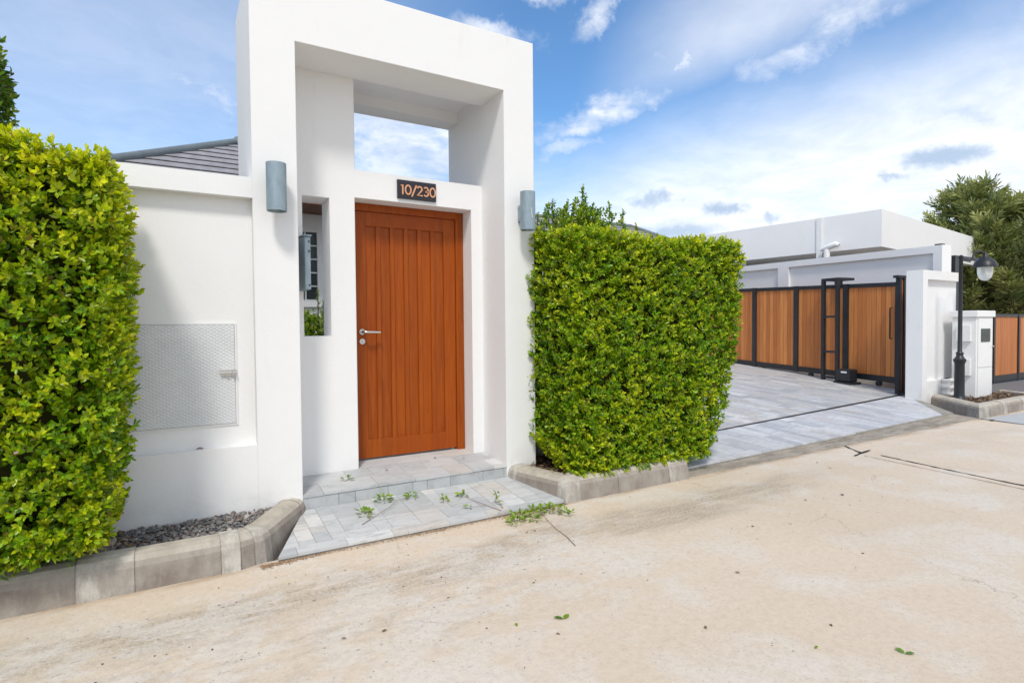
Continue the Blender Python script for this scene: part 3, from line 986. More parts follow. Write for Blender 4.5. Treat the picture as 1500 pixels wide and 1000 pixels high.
# door frame and leaf
FY = 4.775
mb = MB(O)
mb.box(1.269, 1.300, FY, 4.86, 0.24, 2.428); mb.box(2.236, 2.311, FY, 4.86, 0.24, 2.428); mb.box(1.300, 2.236, FY, 4.86, 2.366, 2.428)
mb.build("door_frame", DOORWOOD, portal, bevel=0.003)
DO = (1.6, 4.79, 0)
door = None
mb = MB(O)
LX0, LX1, LZ0, LZ1 = 1.303, 2.233, 0.268, 2.363
mb.box(LX0, LX1, 4.8075, 4.84, LZ0, LZ1)
px = [1.405 + 0.1255 * i for i in range(6)]; pw = 0.088
PZ0, PZ1 = 0.425, 2.245
mb.box(LX0, px[0], 4.792, 4.8075, LZ0, LZ1); mb.box(px[5] + pw, LX1, 4.792, 4.8075, LZ0, LZ1)
mb.box(px[0], px[5] + pw, 4.792, 4.8075, LZ0, PZ0); mb.box(px[0], px[5] + pw, 4.792, 4.8075, PZ1, LZ1)
for i in range(5):
    mb.box(px[i] + pw, px[i + 1], 4.792, 4.8075, PZ0, PZ1)
door = mb.build("door", DOORWOOD, portal, bevel=0.0018)
mb = MB(O)
mb.tube([(1.362, 4.790, 1.348), (1.362, 4.778, 1.348)], [0.027, 0.025], 20)
mb.tube([(1.362, 4.780, 1.348), (1.362, 4.735, 1.348), (1.372, 4.722, 1.347), (1.392, 4.720, 1.346), (1.50, 4.722, 1.343)], [0.011, 0.011, 0.0115, 0.011, 0.0105], 12)
mb.build("door_handle", STEEL, door, smooth=True)
mb = MB(O)
mb.tube([(1.362, 4.791, 1.266), (1.362, 4.780, 1.266)], [0.026, 0.024], 20); mb.tube([(1.362, 4.781, 1.268), (1.362, 4.775, 1.268)], [0.010, 0.010], 12)
mb.box(1.357, 1.367, 4.775, 4.781, 1.248, 1.262)
mb.build("door_lock", STEEL, door, smooth=True)

# house number plate
sgn = empty("house_number_sign", (1.795, 4.6, 2.54), "black plate reading 10/230 in copper numerals above the wooden door", "sign")
SO = (1.795, 4.6, 2.54)
mb = MB(SO); mb.box(1.621, 1.968, 4.588, 4.605, 2.462, 2.617); mb.build("plate", SIGN_BLACK, sgn, bevel=0.002)


def stroke(mb, pts, w, y0, y1, closed=False):
    P = [Vector(p) for p in pts]; n = len(P)
    Lp = []; Rp = []
    for i, p in enumerate(P):
        if closed: a, b = P[i - 1], P[(i + 1) % n]
        else: a, b = P[max(i - 1, 0)], P[min(i + 1, n - 1)]
        t = (b - a).normalized(); nn = Vector((-t.y, t.x))
        Lp.append(p + nn * w / 2); Rp.append(p - nn * w / 2)
    vs = [(q.x, y, q.y) for y in (y0, y1) for q in Lp + Rp]
    fs = []
    m_ = n if closed else n - 1
    for i in range(m_):
        j = (i + 1) % n
        a, b, c, d = i, j, n + j, n + i
        fs.append((a, b, c, d)); fs.append((2 * n + d, 2 * n + c, 2 * n + b, 2 * n + a))
        fs.append((a, 2 * n + a, 2 * n + b, b)); fs.append((d, c, 2 * n + c, 2 * n + d))
    if not closed:
        fs.append((0, n, 3 * n, 2 * n)); fs.append((n - 1, 3 * n - 1, 4 * n - 1, 2 * n - 1))
    mb.add(vs, fs)


def arc(cx, cz, rx, rz, a0, a1, n=16):
    return [(cx + rx * math.cos(rad(a0 + (a1 - a0) * i / n)), cz + rz * math.sin(rad(a0 + (a1 - a0) * i / n))) for i in range(n + 1)]


def numeral(ch, x, z, h, w):
    """x,z lower-left of the glyph, h height, w width; returns stroke lists"""
    t = 0.012
    if ch == '1': return [([(x, z + h - t * 1.1), (x + w * 0.75, z + h - t / 2), (x + w * 0.75, z)], False)]
    if ch == '0': return [(arc(x + w / 2, z + h / 2, w / 2 - t / 2, h / 2 - t / 2, 0, 345, 23), True)]
    if ch == '/': return [([(x, z - h * 0.12), (x + w, z + h * 1.02)], False)]
    r = w / 2 - t / 2
    if ch == '2':
        top = arc(x + w / 2, z + h - r - t / 2, r, r, 165, -35, 14)
        return [(top + [(x + t * 0.6, z + t / 2), (x + w, z + t / 2)], False)]
    if ch == '3':
        r1 = h * 0.25 - t * 0.1
        return [(arc(x + w / 2, z + h - r1 - t / 2, r * 0.92, r1, 150, -90, 12) + arc(x + w / 2, z + r1 + t / 2, r, r1, 90, -150, 14), False)]
    return []


glx = [(1.648, 0.022, '1'), (1.682, 0.060, '0'), (1.744, 0.042, '/'), (1.788, 0.053, '2'), (1.846, 0.052, '3'), (1.903, 0.060, '0')]
for x, w_, ch in glx:
    mb = MB(SO)
    for pts, cl in numeral(ch, x, 2.494, 0.086, w_):
        stroke(mb, pts, 0.0125, 4.580, 4.5878, cl)
    mb.build("numeral" if ch != '/' else "slash", COPPER, sgn)

# wall lamps
def wall_lamp(x, z0, z1, label, fl=1):
    base = (x, 4.2, (z0 + z1) / 2)
    root = empty("wall_lamp", base, label, "wall lamp", "cylindrical lamps on the gateway piers")
    yc = 4.085
    R_ = 0.064
    mb = MB(base)
    # open cylinder with a wall thickness
    mb.lathe((x, yc, 0), [(R_ - 0.012, z0 + 0.03), (R_ - 0.006, z0 + 0.001), (R_, z0), (R_, z0 + 0.001), (R_, z1 - 0.001), (R_, z1), (R_ - 0.006, z1), (R_ - 0.008, z1 - 0.03)], 40)
    mb.build("lamp_body", LAMP_METAL, root, smooth=True)
    mb = MB(base)
    mb.box(x - 0.032, x + 0.032, 4.146, 4.198, (z0 + z1) / 2 - 0.075, (z0 + z1) / 2 + 0.062)
    mb.build("bracket", LAMP_METAL, root, bevel=0.004)
    for s in (-1, 1):
        mb = MB(base); mb.tube([(x - 0.032, 4.165, (z0 + z1) / 2 - 0.045 * s), (x - 0.037, 4.165, (z0 + z1) / 2 - 0.045 * s)], 0.006, 8)
        mb.build("screw", STEEL, root)
    return root


wall_lamp(0.603, 2.165, 2.482, "blue-grey cylinder wall lamp on the left pier of the white gateway")
wl = wall_lamp(2.585, 2.195, 2.515, "blue-grey cylinder wall lamp with a white scratch on the right pier of the gateway")
mb = MB((2.585, 4.2, 2.355)); mb.tube([(2.577, 4.0215, 2.375), (2.590, 4.0208, 2.292)], [0.0018, 0.0026], 6); mb.build("scratch", WHITE_PAINT, wl)

# letter box beside the slit window
lbx = empty("letter_box", (0.85, 4.6, 1.87), "narrow blue-grey metal letter box standing out beside the slit window", "letter box")
BO = (0.85, 4.6, 1.87)
mb = MB(BO)
mb.add([(0.830, 4.605, 1.668), (0.872, 4.605, 1.668), (0.872, 4.37, 1.668), (0.830, 4.37, 1.668),
        (0.830, 4.605, 2.075), (0.872, 4.605, 2.075), (0.872, 4.37, 2.055), (0.830, 4.37, 2.055)],
       [(0, 1, 2, 3), (7, 6, 5, 4), (3, 2, 6, 7), (2, 1, 5, 6), (1, 0, 4, 5), (0, 3, 7, 4)])
mb.build("box_body", LAMP_METAL, lbx, bevel=0.004)
mb = MB(BO); mb.add([(0.824, 4.605, 2.078), (0.878, 4.605, 2.078), (0.878, 4.36, 2.058), (0.824, 4.36, 2.058), (0.824, 4.605, 2.088), (0.878, 4.605, 2.088), (0.878, 4.36, 2.068), (0.824, 4.36, 2.068)],
                    [(0, 1, 2, 3), (7, 6, 5, 4), (3, 2, 6, 7), (2, 1, 5, 6), (1, 0, 4, 5), (0, 3, 7, 4)])
mb.build("lid", LAMP_METAL, lbx)
for z in (2.02, 1.95, 1.70):
    mb = MB(BO); mb.tube([(0.861, 4.370, z), (0.861, 4.363, z)], 0.006, 8); mb.build("screw", DARK_METAL, lbx)

# ------------------------------------------------------------------ boundary walls
bw = empty("boundary_wall", (-1.5, 4.3, 0), "white plastered garden wall with a long sunken panel left of the gateway", "wall")
O = (-1.5, 4.3, 0)
mb = MB(O)
WX0 = -4.2
union_boxes(mb, [
    (WX0, 0.4679, 4.2, 4.42, 2.262, 2.398),
    (WX0, 0.4679, 4.2, 4.42, -0.02, 0.594),
    (WX0, 0.4679, 4.275, 4.42, 0.594, 2.262)])
mb.build("wall", PLASTER_FLUSH, bw)
ht = empty("meter_hatch", (0.0, 4.27, 1.08), "white tread-plate service hatch with a steel bolt set in the left garden wall", "hatch")
HO = (0.0, 4.27, 1.08)
mb = MB(HO); mb.box(-0.505, 0.347, 4.272, 4.2745, 0.7455, 1.4135); mb.build("gap_line", RUBBER, ht)  # dark sheet behind the panel, painting the shaded gap at its edges
mb = MB(HO); mb.box(-0.50, 0.345, 4.262, 4.2715, 0.748, 1.412); mb.build("hatch_panel", CHECKER, ht)
mb = MB(HO)
mb.box(-0.515, 0.358, 4.266, 4.2745, 1.4137, 1.424); mb.box(0.3472, 0.358, 4.266, 4.2745, 0.7455, 1.4135); mb.box(-0.515, 0.358, 4.266, 4.2745, 0.735, 0.7453)
mb.build("hatch_frame", WHITE_PAINT, ht)
mb = MB(HO); mb.box(0.258, 0.352, 4.252, 4.2635, 1.068, 1.110); mb.tube([(0.255, 4.244, 1.089), (0.350, 4.244, 1.089)], 0.007, 8); mb.box(0.285, 0.297, 4.236, 4.252, 1.075, 1.103); mb.box(0.325, 0.333, 4.236, 4.252, 1.07, 1.108)
mb.build("bolt", STEEL, ht, bevel=0.001)
mb = MB((0.1, 4.25, 0.6)); mb.tube([(0.105, 4.24, 0.600), (0.125, 4.245, 0.604), (0.145, 4.24, 0.600)], [0.003, 0.006, 0.003], 6)
tag(mb.build("dry_leaf", TWIG), "tiny dark dry leaf lying on the ledge under the hatch", "leaf")

mb = MB((4, 4.65, 0)); mb.box(2.723, 4.95, 4.56, 4.76, -0.02, 2.16)
o = mb.build("garden_wall", PLASTER); o.location = (4, 4.65, 0)
tag(o, "white garden wall half hidden behind the square hedge", "wall")

# move objects whose meshes were built around an offset
def place_children():
    pass


# ------------------------------------------------------------------ driveway
drz = lambda x, y: 0.060 + 0.065 * (y - 3.75)
mb = MB()
mb.prism([(3.98, 3.60), (9.93, 3.60), (9.80, 3.86), (9.6, 3.9), (4.10, 3.9)], -0.02, lambda x, y: min(0.004 + (y - 3.60) * 0.40, 0.047))
structure(mb.build("driveway_apron", RAMP))
mb = MB()
mb.prism([(3.98, 3.72), (9.81, 3.86), (10.9, 4.95), (13.6, 13.0), (5.0, 13.0), (5.0, 4.9), (4.45, 4.3)], -0.02, lambda x, y: drz(x, y) - 0.008)
structure(mb.build("driveway_bed", GROUT))
mb = MB()
A0 = [(4.02, 3.715), (9.80, 3.865), (10.70, 4.86), (10.9, 5.02), (5.9, 4.60), (4.35, 4.48)]
tiles(mb, A0, drz, [0.10, 0.15, 0.2], [0.2, 0.3, 0.4, 0.55], along='Y', seed=21)
structure(mb.build("driveway", STONE_DRIVE))
mb = MB()
A1 = [(4.9, 4.555), (5.9, 4.64), (11.35, 5.10), (12.2, 8.5), (13.2, 13.0), (5.2, 13.0)]
tiles(mb, A1, drz, [0.10, 0.15, 0.2], [0.2, 0.3, 0.4, 0.6], along='Y', seed=22)
structure(mb.build("forecourt", STONE_IN))
mb = MB()
mb.prism([(5.2, 4.545), (10.95, 5.025), (10.95, 5.058), (5.2, 4.578)], lambda x, y: drz(x, y) - 0.02, lambda x, y: drz(x, y) + 0.004)
tag(mb.build("gate_rail", DARK_METAL), "thin dark steel gate rail set flush across the paved driveway", "rail")

# ------------------------------------------------------------------ sliding gate on the driveway
G0 = Vector((11.30, 5.27, 0)); GD = Vector((0.162, 0.987, 0)).normalized(); GN = Vector((-GD.y, GD.x, 0))   # GN faces the driveway
def gp(s, n, z): return G0 + GD * s + GN * n + Vector((0, 0, z))
gate = empty("sliding_gate", tuple(G0), "long black steel driveway gate filled with orange timber boards, standing open", "gate")
GO = tuple(G0)
slope = 0.032
gz0 = lambda s: 0.285 + slope * s
gz1 = lambda s: 2.125 + slope * s
def gbar(mb, s0, s1, n0, n1, za, zb):
    """box along the gate between s0 and s1, z functions"""
    vs = []
    for zf in (za, zb):
        for s_, n_ in ((s0, n0), (s1, n0), (s1, n1), (s0, n1)):
            vs.append(gp(s_, n_, zf(s_)))
    mb.add(vs, [(0, 1, 2, 3), (7, 6, 5, 4), (0, 4, 5, 1), (1, 5, 6, 2), (2, 6, 7, 3), (3, 7, 4, 0)])
SL = 6.2
mb = MB(GO); gbar(mb, 0.0, SL, -0.03, 0.035, lambda s: gz1(s) - 0.075, gz1); mb.build("top_rail", DARK_METAL, gate)
mb = MB(GO); gbar(mb, 0.0, SL, -0.03, 0.035, lambda s: gz0(s) - 0.0, lambda s: gz0(s) + 0.11); mb.build("bottom_rail", DARK_METAL, gate)
posts = [0.0, 1.02, 2.21, 3.40, 4.60, 5.80]
for i, s_ in enumerate(posts):
    w_ = 0.11 if i in (1, 2, 3) else 0.08
    mb = MB(GO); gbar(mb, s_, s_ + w_, -0.032, 0.045, lambda s: gz0(s) - 0.01, lambda s: gz1(s) + 0.004); mb.build("post", DARK_METAL, gate)
rng = random.Random(5)
for i in range(len(posts) - 1):
    a, b = posts[i] + (0.11 if i in (1, 2, 3) else 0.08), posts[i + 1]
    mb = MB(GO); n_ = max(1, round((b - a) / 0.098)); w_ = (b - a) / n_
    for k in range(n_):
        mb.cur = (rng.random() * 0.98 + 0.01, rng.random(), rng.random())
        gbar(mb, a + k * w_ + 0.003, a + (k + 1) * w_ - 0.003, -0.012, 0.012, lambda s: gz0(s) + 0.11, lambda s: gz1(s) - 0.075)
    mb.build("timber_panel", GATEWOOD, gate)
mb = MB(GO)
pa, pb = gp(0.14, 0.09, 0), gp(0.14, 0.04, 0)
mb.tube([pb + Vector((0, 0, 1.66)), pa + Vector((0, 0, 1.66)), pa + Vector((0, 0, 1.10)), pb + Vector((0, 0, 1.10))], 0.012, 8)
mb.build("pull_handle", DARK_METAL, gate)
for s_ in (0.4, 1.9, 3.2):
    mb = MB(GO); mb.tube([gp(s_, -0.03, gz0(s_) - 0.045), gp(s_, 0.03, gz0(s_) - 0.045)], 0.05, 16); mb.build("wheel", DARK_METAL, gate)

# receiver post of the gate by the white pillar
rp = empty("gate_receiver_post", (11.12, 5.08, 0), "black steel post with a red-brown timber strip between the gate and the white pillar", "post")
RO = (11.12, 5.08, 0)
mb = MB(RO); mb.box(10.815, 10.87, 5.06, 5.13, 0.12, 2.165); mb.box(10.955, 11.01, 5.06, 5.13, 0.12, 2.165); mb.box(10.74, 11.03, 5.05, 5.14, 2.167, 2.21); mb.build("post_frame", DARK_METAL, rp)
mb = MB(RO); mb.cur = (0.1, 0.3, 0.2); mb.box(10.872, 10.953, 5.08, 5.11, 0.15, 2.16); mb.build("timber_strip", GATEWOOD, rp)
mb = MB(RO); mb.obox((10.72, 4.97, 0.135), (0.30, 0.05, 0), (-0.01, 0.07, 0), (0, 0, 0.05)); mb.build("foot", DARK_METAL, rp)

# guide frame (ladder) and motor in front of the gate
gf = empty("gate_guide_frame", tuple(gp(1.6, 0.1, 0.24)), "tall black ladder-like guide frame standing against the timber gate", "guide frame")
FO = tuple(gp(1.6, 0.1, 0.24))
def fbar(mb, p, q, w=0.03):
    p = Vector(p); q = Vector(q)
    t = (q - p).normalized(); s1 = t.cross(Vector((0.3, 0.9, 0.2))).normalized() * w; s2 = t.cross(s1).normalized() * w
    mb.obox(p - s1 - s2, q - p, s1 * 2, s2 * 2)
def vbar(mb, s, n, z0, z1, w=0.032):
    mb.obox(gp(s - w, n - w, z0), GD * 2 * w, GN * 2 * w, (0, 0, z1 - z0))
sA, sB = 1.10, 1.42
for s_, n_ in ((sA, 0.22), (sB, 0.22)):
    mb = MB(FO); vbar(mb, s_, n_, 0.22, 2.24); mb.build("leg", DARK_METAL, gf)
for z in (0.29, 0.80, 1.50):
    mb = MB(FO); mb.obox(gp(sA + 0.032, 0.20, z), GD * (sB - sA - 0.064), GN * 0.04, (0, 0, 0.045)); mb.build("rung", DARK_METAL, gf)
mb = MB(FO)
mb.obox(gp(sA - 0.03, 0.19, 2.24), GD * (sB - sA + 0.06), GN * 0.06, (0, 0, 0.05))
mb.obox(gp(sA - 0.03, -0.20, 2.24), GD * 0.06, GN * 0.388, (0, 0, 0.05)); mb.obox(gp(sB - 0.03, -0.20, 2.24), GD * 0.06, GN * 0.388, (0, 0, 0.05))
mb.obox(gp(sA + 0.032, -0.20, 2.24), GD * (sB - sA - 0.064), GN * 0.05, (0, 0, 0.05))
mb.tube([gp(1.26, 0.07, 2.238), gp(1.26, 0.07, 2.17)], 0.03, 12); mb.tube([gp(1.26, -0.07, 2.238), gp(1.26, -0.07, 2.17)], 0.03, 12)
mb.build("top_guide", DARK_METAL, gf)
mt = empty("gate_motor", tuple(gp(1.18, 0.2, 0.24)), "small black gate motor box on the paving at the foot of the timber gate", "motor")
MO = tuple(gp(1.18, 0.2, 0.24))
mb = MB(MO); mb.obox(gp(0.74, 0.12, 0.262), GD * 0.28, GN * 0.22, (0, 0, 0.24)); mb.build("housing", DARK_METAL, mt, bevel=0.02)
mb = MB(MO); mb.obox(gp(0.70, 0.08, 0.20), GD * 0.36, GN * 0.30, (0, 0, 0.055)); mb.build("base_plate", DARK_METAL, mt)
mb = MB(MO); mb.obox(gp(0.80, 0.341, 0.43), GD * 0.12, GN * 0.004, (0, 0, 0.03)); mb.build("sticker", WHITE_PAINT, mt)

# ------------------------------------------------------------------ white pillar wall beside the gate
pw_ = empty("gate_pillar", (11.2, 4.75, 0), "short white wall pillar with a sunken panel at the right end of the driveway", "pillar")
O = (11.2, 4.75, 0)
mb = MB(O)
PXa, PXb, PYa, PYb = 10.52, 11.86, 4.58, 4.83
union_boxes(mb, [
    (PXa, 10.68, PYa, PYb, -0.02, 2.25),
    (10.68, PXb, PYa, PYb, 2.10, 2.25),
    (10.68, PXb, PYa, PYb, -0.02, 0.42),
    (10.68, PXb, 4.65, PYb, 0.42, 2.10)])
mb.build("wall", PLASTER, pw_)
st_ = empty("wall_step_blocks", (11.9, 4.85, 0), "three little white concrete ledges stacked between the pillar and the meter cabinet", "ledge")
mb = MB((11.9, 4.85, 0))
for k in range(3): mb.box(11.16, 11.40, 4.44 + 0.0 * k, 4.578, 0.16 + 0.12 * k, 0.20 + 0.12 * k)
mb.box(11.18, 11.40, 4.50, 4.577, 0.1, 0.44)
mb.build("ledges", PLASTER, st_)

# tall wall behind the gate
TW = empty("tall_boundary_wall", (12.3, 6.5, 0), "tall white wall with sunken panels running behind the timber gate", "wall")
O = (12.3, 6.5, 0)
W0 = Vector((12.03, 4.94, 0))
rgt = Vector((GD.y, -GD.x, 0))
def wxf(s_, n_, z_):
    p = W0 + GD * s_ + rgt * n_
    return (p.x, p.y, z_ + (0.02 * s_ if z_ > 0.5 else 0))
mb = MB(O)
union_boxes(mb, [(0, 9.5, 0.06, 0.26, -0.02, 2.80), (0.16, 9.5, 0.0, 0.06, 2.66, 2.80), (0, 0.16, 0.0, 0.06, -0.02, 2.80),
                 (3.42, 3.74, 0.0, 0.06, -0.02, 2.66), (7.6, 7.92, 0.0, 0.06, -0.02, 2.66)], xf=wxf)
mb.build("wall", PLASTER, TW)
mb = MB(O); union_boxes(mb, [(0.05, 0.16, 0.05, 0.16, 2.802, 2.83)], xf=wxf); mb.build("cap_plate", DARK_METAL, TW)

# ------------------------------------------------------------------ neighbouring house with a deep flat fascia
nb = empty("neighbour_house", (16, 9, 0), "modern white neighbouring house with a deep flat roof fascia beyond the tall wall", "house")
O = (16, 9, 0)
A = Vector((14.585, 7.24, 0)); LD = Vector((-0.127, 0.992, 0)).normalized(); RD = Vector((0.992, 0.127, 0)).normalized()
LD = Vector((math.sin(rad(-7.3)), math.cos(rad(-7.3)), 0)); RD = Vector((LD.y, -LD.x, 0))
mb = MB(O); mb.obox(A + Vector((0, 0, 3.215)), RD * 8.0, LD * 12.5, (0, 0, 0.895)); mb.build("roof_fascia", PLASTER, nb)
mb = MB(O); mb.obox(A + LD * 1.0 + RD * 0.9 + Vector((0, 0, 0)), RD * 4.9, LD * 10.8, (0, 0, 3.213)); mb.build("wall", PLASTER_GREY, nb)
mb = MB(O); mb.obox(A - RD * 0.042 + LD * 1.36 + Vector((0, 0, 2.2)), RD * 0.04, LD * 0.13, (0, 0, 1.91)); mb.build("downpipe", WHITE_PAINT, nb)
pv = empty("drain_pipe", (14.3, 8.4, 2.9), "short white elbow pipe under the fascia poking up over the tall wall", "pipe")
PO = (14.3, 8.4, 2.9)
q0 = A - RD * 0.16 + LD * 1.18
mb = MB(PO); mb.tube([q0 + Vector((0, 0, 2.9)), q0 + Vector((0, 0, 3.20)), q0 + Vector((0, 0, 3.27))], [0.075, 0.075, 0.07], 16); mb.build("riser_pipe", WHITE_PAINT, pv, smooth=True)
mb = MB(PO); mb.tube([q0 + LD * 0.14 + Vector((0, 0, 3.27)), q0 + Vector((0, 0, 3.31)), q0 - LD * 0.22 + Vector((0, 0, 3.37)), q0 - LD * 0.28 + Vector((0, 0, 3.33))], [0.055, 0.075, 0.075, 0.06], 16); mb.build("elbow", WHITE_PAINT, pv, smooth=True)

# ------------------------------------------------------------------ meter cabinet
mc = empty("meter_cabinet", (11.8, 4.4, 0.1), "white concrete meter cabinet with a small dark window behind the street lamp", "cabinet")
O = (11.8, 4.4, 0.1)
MX0, MX1, MY0, MY1 = 11.35, 11.97, 4.16, 4.50
mb = MB(O); mb.box(MX0, MX1, MY0, MY1, 0.05, 1.47); mb.build("cabinet_body", WHITE_PAINT, mc, bevel=0.006)
mb = MB(O); mb.box(MX0 - 0.03, MX1 + 0.03, MY0 - 0.03, MY1 + 0.03, 1.472, 1.58); mb.build("cap", WHITE_PAINT, mc, bevel=0.01)
mb = MB(O); mb.box(MX0 + 0.05, MX1 - 0.03, MY0 - 0.012, MY0 - 0.002, 0.64, 1.45); mb.build("door", WHITE_PAINT, mc, bevel=0.002)
mb = MB(O); mb.box(MX0 + 0.05, MX1 - 0.03, MY0 - 0.012, MY0 - 0.002, 0.14, 0.62); mb.build("door", WHITE_PAINT, mc, bevel=0.002)
mb = MB(O); mb.box(11.49, 11.83, MY0 - 0.020, MY0 - 0.013, 1.06, 1.28); mb.build("meter_window", GLASS, mc)
for (z0, z1) in ((1.07, 1.34), (0.50, 0.78)):
    mb = MB(O); mb.box(MX0 - 0.055, MX0 - 0.002, 4.22, 4.42, z0, z1); mb.build("vent_box", WHITE_PAINT, mc, bevel=0.006)
mb = MB(O); mb.tube([(11.92, MY0 - 0.013, 0.98), (11.92, MY0 - 0.04, 0.98)], 0.012, 8); mb.build("knob", STEEL, mc)

# ------------------------------------------------------------------ street lamp
LP = Vector((10.92, 4.22, 0.12))
sl_ = empty("street_lamp", tuple(LP), "black street lamp with a fluted base and one hanging glass globe", "street lamp")
mb = MB(LP)
mb.lathe(LP, [(0.10, 0.0), (0.105, 0.03), (0.085, 0.06), (0.072, 0.10), (0.068, 0.60), (0.085, 0.64), (0.088, 0.67), (0.06, 0.70), (0.045, 0.74), (0.056, 0.77), (0.032, 0.80), (0.028, 2.30), (0.036, 2.31), (0.036, 2.33), (0.012, 2.35)], 24)
mb.build("pole", DARK_METAL, sl_, smooth=True)
mb = MB(LP)
H = Vector((11.70, 4.18, 2.28))
pts = [LP + Vector((0, 0, 2.26)), LP + Vector((0.10, 0, 2.27)), LP + Vector((0.28, -0.01, 2.26)), Vector((11.28, 4.20, 2.42)), Vector((11.32, 4.20, 2.52)), Vector((11.45, 4.19, 2.565)), Vector((11.62, 4.18, 2.55)), H + Vector((0, 0, 0.24))]
mb.tube(pts, 0.014, 10)
mb.build("arm", DARK_METAL, sl_, smooth=True)
mb = MB(LP); mb.lathe(H, [(0.175, 0.03), (0.17, 0.055), (0.145, 0.11), (0.10, 0.16), (0.045, 0.20), (0.025, 0.27)], 28); mb.build("lamp_shade", DARK_METAL, sl_, smooth=True)
mb = MB(LP); mb.lathe(H, [(0.01, -0.20), (0.05, -0.19), (0.085, -0.15), (0.103, -0.09), (0.108, 0.0), (0.108, 0.026)], 28); mb.build("globe", GLOBE, sl_, smooth=True)

# dark upright bars and a crossbar behind the meter cabinet
ng = empty("dark_post_frame", (13.2, 5.2, 0), "dark steel post and crossbar behind the street lamp pole", "gate frame")
mb = MB((13.2, 5.2, 0)); mb.box(12.86, 13.02, 5.06, 5.16, 0.0, 2.62); mb.box(13.05, 13.09, 5.06, 5.12, 0.0, 2.62); mb.build("posts", DARK_METAL, ng)
mb = MB((13.2, 5.2, 0)); mb.box(12.86, 13.95, 5.06, 5.14, 2.622, 2.67); mb.build("crossbar", DARK_METAL, ng)

# second timber gate
g2 = empty("second_gate", (15, 5.0, 0), "lower black and orange timber gate beyond the meter cabinet at the right edge", "gate")
O = (15, 5.0, 0)
G2Y = 5.0
mb = MB(O); mb.box(13.2, 19.0, G2Y, G2Y + 0.06, 1.50, 1.555); mb.build("top_rail", DARK_METAL, g2)
mb = MB(O); mb.box(13.2, 19.0, G2Y, G2Y + 0.06, 0.16, 0.28); mb.build("bottom_rail", DARK_METAL, g2)
pp = [13.2, 14.45, 15.7, 16.95, 18.2]
for x in pp:
    mb = MB(O); mb.box(x, x + 0.07, G2Y - 0.008, G2Y + 0.068, 0.15, 1.558); mb.build("post", DARK_METAL, g2)
for i in range(4):
    mb = MB(O); a, b = pp[i] + 0.07, pp[i + 1]; n_ = 12; w_ = (b - a) / n_
    for k in range(n_):
        mb.cur = (rng.random() * 0.6 + 0.01, rng.random(), rng.random()); mb.box(a + k * w_ + 0.002, a + (k + 1) * w_ - 0.002, G2Y + 0.02, G2Y + 0.04, 0.28, 1.50)
    mb.build("timber_panel", GATEWOOD, g2)
mb = MB(); mb.prism([(12.75, 3.66), (19, 3.66), (19, 7), (12.75, 7)], -0.02, lambda x, y: 0.03 + 0.06 * (y - 3.66))
structure(mb.build("side_driveway", ASPHALT))

# ------------------------------------------------------------------ house behind the wall
def courses(mb, ex0, ex1, ey, ez, pitch_, rise, hipL=True, hipR=True, dirn=1, pitchlen=0.235, step_=0.022):
    """front slope of a hipped roof as overlapping tile courses, eave from ex0 to ex1 at y=ey"""
    k = math.tan(pitch_)
    depth = rise / k
    n = int(math.ceil(depth / (pitchlen * math.cos(pitch_))))
    for i in range(n):
        d0 = depth * i / n; d1 = depth * (i + 1) / n
        xa0 = ex0 + (d0 if hipL else 0); xb0 = ex1 - (d0 if hipR else 0)
        xa1 = ex0 + (d1 if hipL else 0); xb1 = ex1 - (d1 if hipR else 0)
        if xb0 < xa0: break
        xb1 = max(xb1, xa1)
        z0 = ez + k * d0; z1 = ez + k * d1
        mb.add([(xa0, ey + d0, z0 + step_), (xb0, ey + d0, z0 + step_), (xb1, ey + d1, z1 + 0.002), (xa1, ey + d1, z1 + 0.002), (xa0, ey + d0, z0 + step_ * 0.6), (xb0, ey + d0, z0 + step_ * 0.6), (xa0 + 0.1, ey + d0 + 0.12, z0 + k * 0.12 - 0.012), (xb0 - 0.1, ey + d0 + 0.12, z0 + k * 0.12 - 0.012)],
               [(0, 1, 2, 3), (4, 5, 1, 0), (6, 7, 5, 4)])


hs = empty("house", (1.1, 9.5, 0), "white house with a grey tiled hip roof rising behind the left garden wall", "house")
O = (1.1, 9.5, 0)
mb = MB(O)
union_boxes(mb, [
    (-0.4, 1.075, 8.4, 8.6, 0, 2.99),
    (1.795, 2.7, 8.4, 8.6, 0, 2.99),
    (1.075, 1.795, 8.4, 8.6, 0, 1.74),
    (1.075, 1.795, 8.4, 8.6, 2.78, 2.99),
    (-0.4, -0.2, 8.6, 13.0, 0, 2.99),
    (2.5, 2.7, 8.6, 13.0, 0, 2.99)])
mb.build("wall", PLASTER, hs)
mb = MB(O); mb.box(-1.13, 2.85, 7.60, 11.56, 2.995, 3.01); mb.box(-1.13, 2.85, 7.56, 7.60, 2.96, 3.04); mb.build("eaves", BROWN_FASCIA, hs)
mb = MB(O)
EX0, EX1, EY, EZ = -1.13, 2.85, 7.58, 3.02
rise = (EX1 - EX0) / 2 * math.tan(rad(30))
courses(mb, EX0, EX1, EY, EZ, rad(30), rise)
cxh = (EX0 + EX1) / 2; apex = (cxh, EY + (EX1 - EX0) / 2, EZ + rise)
mb.add([(EX0, EY, EZ), (EX0, EY + 3.98, EZ), apex], [(0, 2, 1)]); mb.add([(EX1, EY, EZ), (EX1, EY + 3.98, EZ), apex], [(0, 1, 2)]); mb.add([(EX0, EY + 3.98, EZ), (EX1, EY + 3.98, EZ), apex], [(0, 2, 1)])
rf = mb.build("roof", ROOF, hs)
mb = MB(O)
mb.tube([(EX0, EY, EZ + 0.04), (cxh, EY + (EX1 - EX0) / 2, EZ + rise + 0.03)], 0.055, 10); mb.build("ridge_cap", RIDGE, rf, smooth=True)
